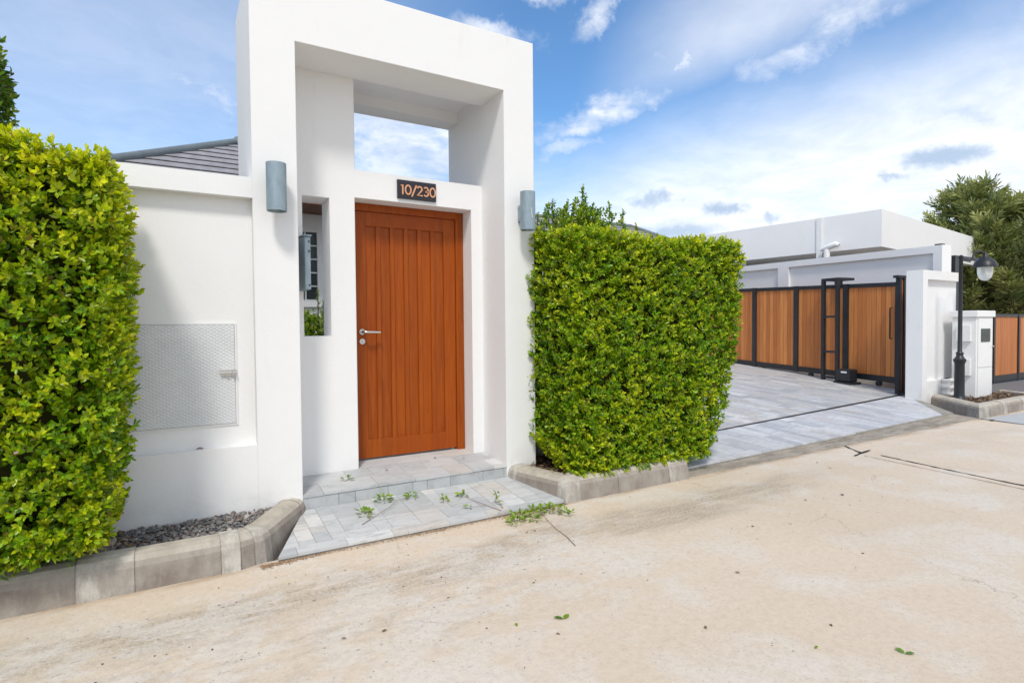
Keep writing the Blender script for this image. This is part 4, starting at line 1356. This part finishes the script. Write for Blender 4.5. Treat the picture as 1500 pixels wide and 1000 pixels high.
mb = MB(O); mb.tube([(EX1, EY, EZ + 0.03), (cxh, EY + (EX1 - EX0) / 2, EZ + rise + 0.04)], 0.075, 10); mb.build("ridge_cap", RIDGE, rf, smooth=True)
mb = MB(O); 
wy = 8.385
xs_ = [1.19, 1.36, 1.53, 1.70, 1.84]
mb.box(1.14, 1.19, wy, wy + 0.05, 1.73, 2.79); mb.box(1.84, 1.89, wy, wy + 0.05, 1.73, 2.79); mb.box(1.19, 1.84, wy, wy + 0.05, 2.735, 2.79); mb.box(1.19, 1.84, wy, wy + 0.05, 1.73, 1.785)
for x in (1.355, 1.515, 1.675): mb.box(x - 0.009, x + 0.009, wy + 0.005, wy + 0.045, 1.785, 2.735)
for k in range(1, 5): z = 1.785 + 0.95 * k / 5; mb.box(1.19, 1.84, wy + 0.008, wy + 0.042, z - 0.009, z + 0.009)
win = mb.build("window", WHITE_PAINT, hs)
mb = MB(O); mb.box(1.19, 1.84, wy + 0.055, wy + 0.06, 1.785, 2.735); mb.build("pane", GLASS, win)
mb = MB(O); mb.box(1.10, 1.93, wy - 0.04, wy + 0.01, 1.68, 1.728); mb.build("sill", WHITE_PAINT, win)
win.location.x = -0.075

wg = empty("house_wing", (9, 14, 0), "far wing of the house whose grey tiled roof shows above the bush", "house")
O = (9, 14, 0)
mb = MB(O); mb.box(5.0, 13.0, 11.6, 15.0, 0, 2.99); mb.build("wall", PLASTER, wg)
mb = MB(O)
courses(mb, 3.3, 14.2, 10.72, 3.02, rad(30), 1.32)
mb.add([(3.3, 10.72, 3.0), (14.2, 10.72, 3.0), (14.2, 15.3, 3.0), (3.3, 15.3, 3.0)], [(0, 3, 2, 1)])
rx0, rx1, ry, rz = 5.6, 11.9, 13.02, 4.34
mb.add([(3.3, 15.3, 3.0), (14.2, 15.3, 3.0), (rx1, ry, rz), (rx0, ry, rz)], [(0, 3, 2, 1)])
mb.add([(3.3, 10.72, 3.0), (3.3, 15.3, 3.0), (rx0, ry, rz)], [(0, 2, 1)]); mb.add([(14.2, 10.72, 3.0), (14.2, 15.3, 3.0), (rx1, ry, rz)], [(0, 1, 2)])
rf2 = mb.build("roof", ROOF, wg)
mb = MB(O); mb.tube([(rx0, ry, rz + 0.03), (rx1, ry, rz + 0.03), (14.2, 10.72, 3.06)], 0.06, 10); mb.build("ridge_cap", RIDGE, rf2, smooth=True)

# ------------------------------------------------------------------ leaves
LT = np.array([(0, 0, 0), (0.36, 0.30, 0.10), (0.40, 0.66, 0.09), (0, 1.0, -0.10), (-0.40, 0.66, 0.09), (-0.36, 0.30, 0.10)], float)
LTF = np.array([(0, 1, 2, 3), (0, 3, 4, 5)])


def leaf_frames(D, Nrm, L, W):
    """matrices mapping template (x width, y length, z normal) onto directions"""
    y = D / np.linalg.norm(D, axis=1)[:, None]
    x = np.cross(y, Nrm); x /= np.linalg.norm(x, axis=1)[:, None] + 1e-9
    z = np.cross(x, y)
    return np.stack([x * W[:, None], y * L[:, None], z * W[:, None]], 2)


def vnoise(P, sc, seed=0.0):
    return np.array([mnoise.noise(Vector((p[0] * sc + seed, p[1] * sc - seed, p[2] * sc))) for p in P])


def sprigs(name, P, N, material, rng, leaf=0.045, per=8, parent=None, young_bias=0.0, upness=0.45, spread=1.0, young_map=None):
    """P,N: sprig tips and outward directions; leaves whorled round each shoot"""
    n = len(P)
    ax = N + np.array([0, 0, upness]) + rng.normal(scale=0.38, size=(n, 3))
    ax /= np.linalg.norm(ax, axis=1)[:, None]
    tmp = np.cross(ax, rng.normal(size=(n, 3))); tmp /= np.linalg.norm(tmp, axis=1)[:, None]
    t2 = np.cross(ax, tmp)
    young = rng.random(n) ** 1.6
    if young_map is not None: young = np.clip(young * 0.6 + young_map, 0, 1)
    young = np.clip(young + young_bias, 0, 1)
    Ms = []; Ts = []; Cs = []
    for k in range(per):
        an = k * 2.4 + rng.uniform(0, 0.5, n)
        rad_ = np.cos(an)[:, None] * tmp + np.sin(an)[:, None] * t2
        h = (k / per)                                  # 0 low on shoot .. 1 tip
        D = rad_ * (1.05 - 0.75 * h) * spread + ax * (0.35 + 0.9 * h) + rng.normal(scale=0.18, size=(n, 3))
        Nn = ax - 0.3 * rad_ + rng.normal(scale=0.22, size=(n, 3))
        base = P + ax * (leaf * (1.3 * h - 1.1))[..., None] if hasattr(h, '__len__') else P + ax * (leaf * (1.4 * h - 1.2))
        L = leaf * rng.uniform(0.65, 1.15, n) * (1.0 - 0.3 * h)
        W = L * rng.uniform(0.50, 0.68, n)
        Ms.append(leaf_frames(D, Nn, L, W)); Ts.append(base)
        yg = np.clip(young * (0.35 + 0.75 * h) + rng.normal(scale=0.08, size=n), 0, 1)
        Cs.append(np.stack([rng.random(n), yg, rng.random(n)], 1))
    return instance_mesh(name, LT, LTF, np.concatenate(Ms), np.concatenate(Ts), np.concatenate(Cs), material, parent)


def rbox_samples(rng, n, lo, hi, r, inset_mean=0.0, faces=None):
    lo = np.array(lo); hi = np.array(hi); S = hi - lo
    A = {0: S[1] * S[2], 1: S[1] * S[2], 2: S[0] * S[2], 3: S[0] * S[2], 4: S[0] * S[1], 5: S[0] * S[1]}
    fs = faces if faces else [0, 1, 2, 3, 4, 5]
    w = np.array([A[f] for f in fs]); f = rng.choice(fs, n, p=w / w.sum())
    P = lo + rng.random((n, 3)) * S
    for k in range(3):
        P[f == 2 * k, k] = lo[k]; P[f == 2 * k + 1, k] = hi[k]
    Q = np.clip(P, lo + r, hi - r)
    D = P - Q; Ln = np.linalg.norm(D, axis=1)[:, None]; N = D / Ln
    return Q + N * r, N


def hedge(name, label, lo, hi, r, n, leaf, seed, warp=None, top_young=0.0, rough=1.0):
    rng = np.random.default_rng(seed)
    base = ((lo[0] + hi[0]) / 2, (lo[1] + hi[1]) / 2, 0.1)
    root = empty(name, base, label, "hedge")
    P, N = rbox_samples(rng, n, lo, hi, r)
    P, N = P[:], N[:]
    # clumpy surface with thin spots
    g_ = vnoise(P, 7.0, seed + 21) + 0.5 * vnoise(P, 15.0, seed + 5)
    keep = (g_ > (-0.30 if rough > 0.9 else -0.42)) | (rng.random(len(P)) < 0.35)
    P, N = P[keep], N[keep]
    bump_ = (vnoise(P, 4.0, seed) * 0.045 + vnoise(P, 11.0, seed + 3) * 0.05) * rough
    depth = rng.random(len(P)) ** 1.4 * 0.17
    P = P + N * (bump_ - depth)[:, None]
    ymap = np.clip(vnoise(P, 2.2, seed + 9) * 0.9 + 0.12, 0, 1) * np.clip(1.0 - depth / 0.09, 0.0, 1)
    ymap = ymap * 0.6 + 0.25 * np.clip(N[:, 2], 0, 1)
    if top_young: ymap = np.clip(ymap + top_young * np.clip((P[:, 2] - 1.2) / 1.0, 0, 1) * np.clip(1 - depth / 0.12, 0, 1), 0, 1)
    if warp is not None: P = warp(P)
    B = np.array(base)
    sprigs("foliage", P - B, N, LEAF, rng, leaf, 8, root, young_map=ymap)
    # closed rough shell added to block light, coloured dark like shade between leaves
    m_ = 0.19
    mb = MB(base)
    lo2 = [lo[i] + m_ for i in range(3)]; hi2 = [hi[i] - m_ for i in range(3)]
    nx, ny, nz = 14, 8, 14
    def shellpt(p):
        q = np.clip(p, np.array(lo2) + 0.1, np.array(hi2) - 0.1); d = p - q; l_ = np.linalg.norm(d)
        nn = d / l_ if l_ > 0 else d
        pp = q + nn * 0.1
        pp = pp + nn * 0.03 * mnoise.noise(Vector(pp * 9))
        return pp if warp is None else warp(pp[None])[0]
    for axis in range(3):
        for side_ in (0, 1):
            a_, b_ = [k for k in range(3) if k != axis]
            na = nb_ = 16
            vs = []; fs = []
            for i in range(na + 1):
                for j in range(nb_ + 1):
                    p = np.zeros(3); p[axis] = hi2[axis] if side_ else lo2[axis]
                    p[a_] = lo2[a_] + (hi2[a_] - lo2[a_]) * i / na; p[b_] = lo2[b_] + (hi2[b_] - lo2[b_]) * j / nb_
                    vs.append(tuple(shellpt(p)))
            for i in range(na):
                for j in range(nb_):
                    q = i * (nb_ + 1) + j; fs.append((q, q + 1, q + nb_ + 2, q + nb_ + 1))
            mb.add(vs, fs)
    mb.build("dark_core", CORE, root, smooth=True)
    # woody stems into the bed
    rr = random.Random(seed)
    for k in range(6):
        x = lo[0] + (hi[0] - lo[0]) * (k + 0.5) / 6; y = (lo[1] + hi[1]) / 2 + rr.uniform(-0.1, 0.1)
        x = min(max(x, lo[0] + 0.3), hi[0] - 0.35)
        mb = MB(base); mb.tube([(x, y, 0.08), (x + rr.uniform(-0.04, 0.04), y + rr.uniform(-0.05, 0.05), lo[2] + 0.45)], [0.022, 0.014], 7); mb.build("stem", BARK, root)
    return root


def warpR(P):
    P = P.copy()
    z = P[:, 2]; x = P[:, 0]; y = P[:, 1]
    # front leans out and bulges; the lower left edge tucks back in; right flank tapers downward
    t = np.clip((z - 0.2) / 2.0, 0, 1)
    xr = np.clip((x - 2.7) / 2.0, 0, 1)
    P[:, 0] = x - xr * (1 - t) ** 2.6 * 0.42
    tuck = np.clip(0.42 - z, 0, 1) * np.clip((y - 3.75) / 0.5, 0, 1)
    P[:, 0] += tuck * 0.6 * (1 - xr)
    P[:, 0] -= 0.07 * (1 - xr) * np.clip((y - 3.8) / 0.4, 0, 1)
    P[:, 2] = z + np.clip((y - 3.75) / 0.6, 0, 1) * np.clip(0.5 - z, 0, 0.4) * 0.6
    P[:, 2] += 0.02 * np.sin(x * 3.1) * t
    P[:, 1] += 0.05 * (xr - 0.5) ** 2 * 4 * 0.6
    return P


hedge("clipped_hedge", "square clipped bright green hedge between the doorway and the driveway", (2.72, 3.58, 0.13), (4.80, 4.36, 2.20), 0.08, 17500, 0.042, 11, warpR, 0.10, 0.6)


def warpL(P):
    P = P.copy()
    z = P[:, 2]; x = P[:, 0]; y = P[:, 1]
    t = np.clip((z - 0.2) / 2.0, 0, 1)
    P[:, 2] = z + np.clip(-0.35 - x, 0, 1) * 0.20 * t
    P[:, 0] = x + 0.035 * np.sin(t * 3.1) * np.clip((x + 1.2) / 0.9, 0, 1) - 0.09 * (1 - t) ** 2
    return P


hedge("clipped_hedge", "tall clipped yellow-green hedge filling the left edge of the picture", (-1.55, 3.42, 0.25), (-0.22, 4.16, 2.29), 0.15, 15500, 0.044, 12, warpL, 0.34)


# dry leaves in the right bed
def flat_leaves(name, poly, z, n, leaf, seed, material, label, parent=None):
    rng = np.random.default_rng(seed)
    xs = [p[0] for p in poly]; ys = [p[1] for p in poly]; P = []
    while len(P) < n:
        x, y = rng.uniform(min(xs), max(xs)), rng.uniform(min(ys), max(ys))
        if inside(poly, x, y): P.append((x, y, z + rng.uniform(0, 0.02)))
    D = rng.normal(size=(n, 3)) * np.array([1, 1, 0.25]); Nn = np.array([0, 0, 1]) + rng.normal(scale=0.35, size=(n, 3))
    L = leaf * rng.uniform(0.6, 1.1, n)
    o = instance_mesh(name, LT, LTF, leaf_frames(D, Nn, L, L * 0.55), np.array(P), rng.random((n, 3)), material)
    o["kind"] = "stuff"; tag(o, label, "leaf litter")
    return o


DRYLEAF = mat("dry_leaf", m_leaf((0.09, 0.05, 0.03), (0.19, 0.11, 0.065), (0.26, 0.18, 0.10), rough=0.7, trans=0.1))
flat_leaves("leaf_litter", [(2.62, 3.75), (3.3, 3.75), (3.3, 4.5), (2.60, 4.5)], 0.16, 420, 0.055, 31, DRYLEAF, "brown fallen leaves in the bed under the square hedge")
flat_leaves("leaf_litter", [(-0.62, 3.745), (-0.18, 3.745), (-0.30, 4.18), (-0.62, 4.18)], 0.155, 160, 0.04, 32, DRYLEAF, "brown fallen leaves among the pebbles by the left hedge")
flat_leaves("leaf_litter", [(10.3, 3.78), (12.4, 3.75), (12.4, 4.5), (10.9, 4.5)], 0.15, 420, 0.06, 33, DRYLEAF, "brown fallen leaves round the foot of the street lamp")


# ---- bushes and trees
def bush(name, label, cat, c, rx, ry, rz, n, leaf, seed, material, shoots=(), per=8, up=0.5):
    rng = np.random.default_rng(seed)
    root = empty(name, (c[0], c[1], 0.1), label, cat)
    B = np.array((c[0], c[1], 0.1))
    D = rng.normal(size=(n, 3)); D /= np.linalg.norm(D, axis=1)[:, None]
    rr = 1 - rng.random(n) ** 2 * 0.45
    lump = 1 + vnoise(D, 2.2, seed) * 0.25 + vnoise(D, 5.5, seed + 2) * 0.16
    P = np.array(c) + D * (rr * lump)[:, None] * np.array([rx, ry, rz])
    P2 = [P]; N2 = [D]
    mbs = MB((c[0], c[1], 0.1))
    for (x, y, z0, z1) in shoots:
        k = int((z1 - z0) / 0.028)
        zz = np.linspace(z0, z1, k)
        sp = 0.05 * (1 - (zz - z0) / (z1 - z0 + 0.01))
        Q = np.stack([x + rng.normal(scale=1, size=k) * sp, y + rng.normal(scale=1, size=k) * sp, zz], 1)
        P2.append(Q); N2.append(np.stack([rng.normal(size=k) * 0.6, rng.normal(size=k) * 0.6, np.ones(k)], 1))
        mbs.tube([(x, y, z0 - 0.3), (x, y, z1)], [0.01, 0.004], 6)
    P = np.concatenate(P2); N = np.concatenate(N2)
    sprigs("foliage", P - B, N, material, rng, leaf, per, root, upness=up)
    for k in range(5):
        a = k * 1.26
        mbs.tube([(c[0] + 0.05 * math.cos(a), c[1] + 0.05 * math.sin(a), 0.05), (c[0] + rx * 0.35 * math.cos(a), c[1] + ry * 0.35 * math.sin(a), c[2]), (c[0] + rx * 0.7 * math.cos(a), c[1] + ry * 0.7 * math.sin(a), c[2] + rz * 0.6)], [0.03, 0.02, 0.008], 7)
    mbs.build("branches", BARK, root)
    return root


LEAF_BUSH = mat("bush_leaf", m_leaf((0.06, 0.15, 0.010), (0.18, 0.34, 0.014), (0.52, 0.56, 0.03)))
bush("shrub", "loose leafy shrub with upright shoots rising behind the square hedge", "shrub", (3.86, 5.10, 1.95), 0.66, 0.42, 0.78, 2600, 0.05, 41, LEAF_BUSH,
     shoots=[(3.55, 5.1, 2.45, 2.74), (3.92, 5.05, 2.4, 2.93), (4.00, 5.1, 2.4, 2.83), (4.02, 5.0, 2.4, 2.72), (4.34, 5.1, 2.35, 2.79), (4.55, 5.1, 2.3, 2.73), (3.35, 5.1, 2.35, 2.58), (3.5, 5.2, 2.4, 2.62), (4.2, 5.2, 2.4, 2.62), (4.75, 5.1, 2.25, 2.58)])
bush("shrub", "small trimmed green shrub seen through the slit window", "shrub", (1.40, 7.0, 0.95), 0.62, 0.35, 0.64, 7000, 0.032, 42, LEAF_BUSH,
     shoots=[(1.45, 6.9, 1.5, 1.82), (1.52, 6.95, 1.5, 1.70)])


def tree(name, label, base, height, crown_c, crown_r, n_limb, seed, material, leaf, per, spr, dense=1.0, pine=False, trunk_r=0.14):
    rng = np.random.default_rng(seed)
    root = empty(name, base, label, "tree")
    B = np.array(base, float)
    mb = MB(base)
    bx, by, bz = base
    k = 9
    tr = [(bx + 0.06 * math.sin(i * 1.3 + seed), by + 0.06 * math.cos(i * 1.7), bz + height * i / k) for i in range(k + 1)]
    mb.tube(tr, [trunk_r * (1 - 0.88 * i / k) for i in range(k + 1)], 9)
    mb.build("trunk", BARK, root, smooth=True)
    P = []; N = []
    mb = MB(base)
    for i in range(n_limb):
        f = (i + 0.5) / n_limb
        z = bz + height * (0.14 + 0.84 * f) if pine else crown_c[2] - crown_r[2] * 0.7 + 1.3 * crown_r[2] * f
        an = i * 2.39996 + rng.uniform(-0.3, 0.3)
        if pine:
            env = (1 - f) ** 0.75 * (0.55 + 0.75 * rng.random())
            ln = crown_r[0] * env + 0.25
            tip = np.array([bx + math.cos(an) * ln, by + math.sin(an) * ln, z + ln * (0.55 + 0.5 * rng.random())])
        else:
            d = rng.normal(size=3); d /= np.linalg.norm(d)
            tip = np.array(crown_c) + d * np.array(crown_r) * rng.uniform(0.6, 1.05)
            z = min(z, tip[2] - 0.1)
        st = np.array([bx, by, max(bz + 0.5, z)])
        m1 = st * 0.5 + tip * 0.5 + np.array([0, 0, -0.06 * np.linalg.norm(tip - st)])
        mb.tube([tuple(st), tuple(m1), tuple(tip)], [trunk_r * 0.3, trunk_r * 0.17, 0.006], 5)
        nspr = int(spr * dense * max(0.4, np.linalg.norm(tip - st)))
        for j in range(nspr):
            t = 0.18 + 0.85 * rng.random() ** 0.7
            t = min(t, 1.0)
            p = st * (1 - t) ** 2 + 2 * m1 * t * (1 - t) + tip * t * t
            sd = rng.normal(size=3) * np.array([1, 1, 0.55])
            off = sd * (0.11 if pine else 0.22) * (1.15 - 0.6 * t)
            P.append(p + off); N.append((tip - st) / np.linalg.norm(tip - st) * 1.2 + sd * 0.5)
    mb.build("branches", BARK, root)
    P = np.array(P); N = np.array(N); N /= np.linalg.norm(N, axis=1)[:, None]
    if not pine:   # no sprays hanging loose outside the crown
        k_ = np.linalg.norm((P - np.array(crown_c)) / np.array(crown_r), axis=1) < 1.02
        P, N = P[k_], N[k_]
    if pine:
        needle(P - B, N, material, rng, leaf, per, root)
    else:
        sprigs("crown", P - B, N, material, rng, leaf, per, root)
    return root


def needle(P, N, material, rng, leaf, per, root):
    """feathery flat sprays: a shoot with slim needles on both sides"""
    n = len(P)
    ax = N + np.array([0, 0, 0.25]) + rng.normal(scale=0.25, size=(n, 3)); ax /= np.linalg.norm(ax, axis=1)[:, None]
    sd = np.cross(ax, np.array([0, 0, 1.0]) + rng.normal(scale=0.4, size=(n, 3))); sd /= np.linalg.norm(sd, axis=1)[:, None]
    cl = rng.random(n)
    Ms = []; Ts = []; Cs = []
    for k in range(per):
        h = k / per; s = 1 if k % 2 else -1
        D = sd * s * (1.0 - 0.6 * h) + ax * 1.0 + rng.normal(scale=0.2, size=(n, 3))
        L = leaf * rng.uniform(0.7, 1.2, n) * (1.1 - 0.5 * h)
        W = L * 0.24
        Ms.append(leaf_frames(D, np.cross(sd, ax) + rng.normal(scale=0.5, size=(n, 3)), L, W)); Ts.append(P + ax * leaf * 1.5 * h)
        Cs.append(np.stack([cl * 0.7 + rng.random(n) * 0.3, np.clip(cl ** 2 * 0.7 + 0.3 * h - 0.1, 0, 1), rng.random(n) * 0.96], 1))
    instance_mesh("crown", LT, LTF, np.concatenate(Ms), np.concatenate(Ts), np.concatenate(Cs), material, root)


tree("conifer_tree", "tall feathery dark green conifer behind the neighbouring house at the right edge", (23.5, 8.75, 0), 5.9, None, (1.75, 1.75, 3), 64, 51, LEAF_PINE, 0.30, 10, 22, pine=True, trunk_r=0.22)
tree("conifer_tree", "shorter bushy conifer filling the gap above the second timber gate", (25.0, 7.75, 0), 5.3, None, (2.3, 2.3, 3), 80, 52, LEAF_PINE, 0.30, 10, 22, pine=True, trunk_r=0.2)
tree("garden_tree", "dark leafy tree peeping over the left hedge at the picture edge", (-2.1, 6.2, 0), 4.4, (-1.86, 6.05, 3.22), (0.78, 0.8, 1.15), 230, 53, LEAF_TREE, 0.07, 8, 110, trunk_r=0.09)

# ------------------------------------------------------------------ fallen twigs and leaves
def twig(label, pts, clusters, seed, leaf=0.04, r=0.0024, group="broken green twigs by the doorstep"):
    base = Vector(pts[0])
    root = empty("fallen_twig", tuple(base), label, "twig", group)
    rng = np.random.default_rng(seed)
    mb = MB(base)
    mb.tube(pts, [r * (1 - 0.5 * i / len(pts)) for i in range(len(pts))], 6)
    P = []; D = []
    for (x, y, z, rr, n) in clusters:
        c = Vector((x, y, z))
        near = min(pts, key=lambda q: (Vector(q) - c).length)
        if (Vector(near) - c).length > 0.01: mb.tube([near, tuple(c)], [r * 0.6, r * 0.4], 5)
        for k in range(n):
            a = rng.uniform(0, 6.28); d_ = rng.random() ** 0.5 * rr
            P.append((x + math.cos(a) * d_ * 0.6, y + math.sin(a) * d_ * 0.6, z + rng.uniform(0.0, 0.025)))
            D.append((math.cos(a), math.sin(a), rng.uniform(-0.1, 0.7)))
    mb.build("stem", TWIG, root)
    n = len(P); P = np.array(P) - np.array(base); D = np.array(D) + rng.normal(scale=0.25, size=(n, 3))
    Nn = np.array([0, 0, 1]) + rng.normal(scale=0.35, size=(n, 3)); L = leaf * rng.uniform(0.7, 1.2, n)
    instance_mesh("leaves", LT, LTF, leaf_frames(D, Nn, L, L * 0.6), P, np.stack([rng.random(n), rng.random(n) * 0.7, rng.random(n) * 0.9], 1), LEAF_CUT, root)
    return root


def pz(x, y, h=0.0): return (x, y, padz(x, y) + h)
twig("curved brown twig with three leaf tufts lying on the stone path near the step", [pz(1.06, 3.79, .004), pz(1.16, 3.86, .012), pz(1.30, 3.95, .02), pz(1.40, 4.06, .015), pz(1.52, 4.09, .012)],
     [(*pz(1.12, 3.93)[:2], padz(1.12, 3.93) + .01, 0.065, 22), (*pz(1.31, 4.12)[:2], padz(1.31, 4.12) + .012, 0.075, 26), (*pz(1.52, 4.09)[:2], padz(1.52, 4.09) + .012, 0.055, 15)], 61)
twig("small leafy sprig with five bright leaves in the middle of the stone path", [pz(1.70, 3.90, .004), pz(1.73, 3.96, .01)], [(1.72, 3.94, padz(1.72, 3.94) + .008, 0.05, 8)], 62)
twig("thin twig with a yellow-green leaf tuft reaching the path edge", [pz(2.03, 3.60, .004), pz(1.97, 3.72, .01), pz(1.91, 3.86, .012), pz(1.90, 3.94, .01)],
     [(1.90, 3.95, padz(1.9, 3.95) + .01, 0.065, 14), (1.84, 3.74, padz(1.84, 3.74) + .006, 0.04, 3)], 63)
twig("upright sprig of four long leaves standing at the path edge", [pz(2.06, 3.63, .004), pz(2.06, 3.68, .03), pz(2.07, 3.74, .05)], [(2.03, 3.69, padz(2, 3.69) + .03, 0.03, 3), (2.08, 3.74, padz(2, 3.74) + .05, 0.03, 3)], 64, leaf=0.055)
twig("long bare twig ending in a flat fern-like spray on the road beside the path", [(2.14, 2.85, .004), (2.18, 3.0, .008), (2.20, 3.15, .01), (2.24, 3.30, .012), (2.28, 3.42, .012), (2.36, 3.50, .012)],
     [(2.12, 3.47, .015, 0.11, 44), (2.26, 3.50, .02, 0.11, 48), (2.40, 3.47, .02, 0.10, 44), (2.44, 3.36, .015, 0.07, 24), (2.02, 3.40, .012, 0.09, 30), (2.18, 3.40, .012, 0.08, 26)], 65, leaf=0.036)
twig("little green leaf pair lying on the left of the doorstep", [(1.09, 4.36, 0.217), (1.13, 4.38, 0.222)], [(1.11, 4.37, 0.222, 0.035, 5)], 66)


def road_leaf(x, y, z, s, ang, label, young=0.1, mat_=None, n=1):
    rng = np.random.default_rng(int(x * 1000))
    P = np.zeros((n, 3)); a = ang + np.arange(n) * 1.9
    D = np.stack([np.cos(a), np.sin(a), np.full(n, 0.12)], 1); Nn = np.tile(np.array([[0.1, 0.15, 1.0]]), (n, 1))
    L = np.full(n, s)
    o = instance_mesh("fallen_leaf", LT, LTF, leaf_frames(D, Nn, L, L * 0.62), P, np.stack([rng.random(n), np.full(n, young), np.zeros(n)], 1), mat_ or LEAF_CUT)
    o.location = (x, y, z + 0.005)
    tag(o, label, "leaf", "single leaves scattered on the road")
    return o


road_leaf(1.55, 2.16, 0, 0.05, 0.4, "pair of green leaves in the lower middle of the road", 0.1, None, 2)
road_leaf(2.60, 1.185, 0, 0.045, -0.6, "dark green folded leaf nearest the lower right of the road", 0.0, None, 2)
road_leaf(2.32, 1.40, 0, 0.026, 0.3, "small olive green leaf left of the folded dark one", 0.5)
road_leaf(1.33, 2.22, 0, 0.026, 1.3, "small olive leaf left of the green leaf pair", 0.4)
road_leaf(1.46, 2.06, 0, 0.022, 2.3, "tiny dark brown leaf just below the green leaf pair", 0.0, DRYLEAF)
road_leaf(0.78, 2.50, 0, 0.028, 0.2, "reddish brown dry leaf, right one of the two left of centre", 0.3, DRYLEAF)
road_leaf(0.63, 2.53, 0, 0.026, 2.7, "orange brown dry leaf, left one of the two left of centre", 0.9, DRYLEAF)
road_leaf(2.68, 2.05, 0, 0.03, 2.2, "dark curled leaf on the bare road below the square hedge", 0.0, DRYLEAF)
road_leaf(2.05, 1.75, 0, 0.026, 0.9, "small brown leaf alone in the middle of the road", 0.2, DRYLEAF)
road_leaf(9.80, 3.40, 0.002, 0.12, 0.2, "dark dead leaf on the road in front of the street lamp bed", 0.0, DRYLEAF)
road_leaf(4.6, 2.55, 0, 0.04, 1.2, "dark dry leaf on the road in front of the paved driveway", 0.0, DRYLEAF)
road_leaf(1.93, 4.60, 0.236, 0.03, 0.9, "brown leaf on the doorstep under the middle of the door", 0.3, DRYLEAF)
road_leaf(1.46, 4.45, 0.226, 0.035, 2.0, "dark leaf on the doorstep below the door handle", 0.0, DRYLEAF)
road_leaf(2.15, 4.50, 0.229, 0.025, 0.0, "small dark leaf on the right part of the doorstep", 0.1, DRYLEAF)

# rusty dirt gathered where the left kerb meets the path
rng = np.random.default_rng(71)
tv, tf = ico()
n = 500
c = rng.random(n)
g1 = np.abs(rng.normal(size=n)); g2_ = np.abs(rng.normal(size=n))
P = np.stack([0.40 + 0.16 * g1, 3.578 - 0.035 * g2_ * np.exp(-g1 * 0.5) , 0.001 + 0.004 * rng.random(n)], 1)
n_b = 1100
xb = 0.5 + 2.1 * rng.random(n_b)
keep = np.array([mnoise.noise(Vector((q * 3.0, 2.0, 0))) for q in xb]) + rng.normal(scale=0.25, size=n_b) > -0.05
xb = xb[keep]
P2 = np.stack([xb, 3.576 - 0.018 * np.abs(rng.normal(size=len(xb))), 0.001 + 0.003 * rng.random(len(xb))], 1)
P = np.concatenate([P, P2]); n2 = len(P)
s = rng.uniform(0.002, 0.006, n2)
M = rot_mats(rng, n2) * np.stack([s, s * 0.8, s * 0.6], 1)[:, None, :]
M[:, 2, :] *= 0.6
CRUMB = mat("rust_brown_dirt", m_simple((0.40, 0.26, 0.15), 0.95, var=0.5, scale=60))
o = instance_mesh("dirt", tv, tf, M, P, rng.random((n2, 3)), CRUMB, smooth=True)
o["kind"] = "stuff"; tag(o, "rust brown crumbs of dirt along the foot of the stone path", "dirt")

# small dark bits of bark and leaf blown over the road
rng = np.random.default_rng(81)
n = 260
P = np.stack([rng.uniform(-0.8, 6.0, n), 3.45 - np.abs(rng.normal(size=n)) * 1.1, np.full(n, 0.003)], 1)
P[:, 1] = np.clip(P[:, 1], 0.6, 3.5)
P[:, 0] = np.where(P[:, 1] < 1.5, np.abs(P[:, 0]), P[:, 0])
D = rng.normal(size=(n, 3)) * np.array([1, 1, 0.08]); Nn = np.array([0, 0, 1]) + rng.normal(scale=0.3, size=(n, 3))
L = rng.uniform(0.005, 0.014, n) * np.where(rng.random(n) < 0.1, 2.0, 1.0)
o = instance_mesh("road_litter", LT, LTF, leaf_frames(D, Nn, L, L * rng.uniform(0.3, 0.8, n)), P, np.stack([rng.random(n) * 0.5, rng.random(n) * 0.4, rng.random(n) * 0.9], 1), DRYLEAF)
o["kind"] = "stuff"; tag(o, "tiny dark bits of bark and leaf scattered over the beige road", "litter")
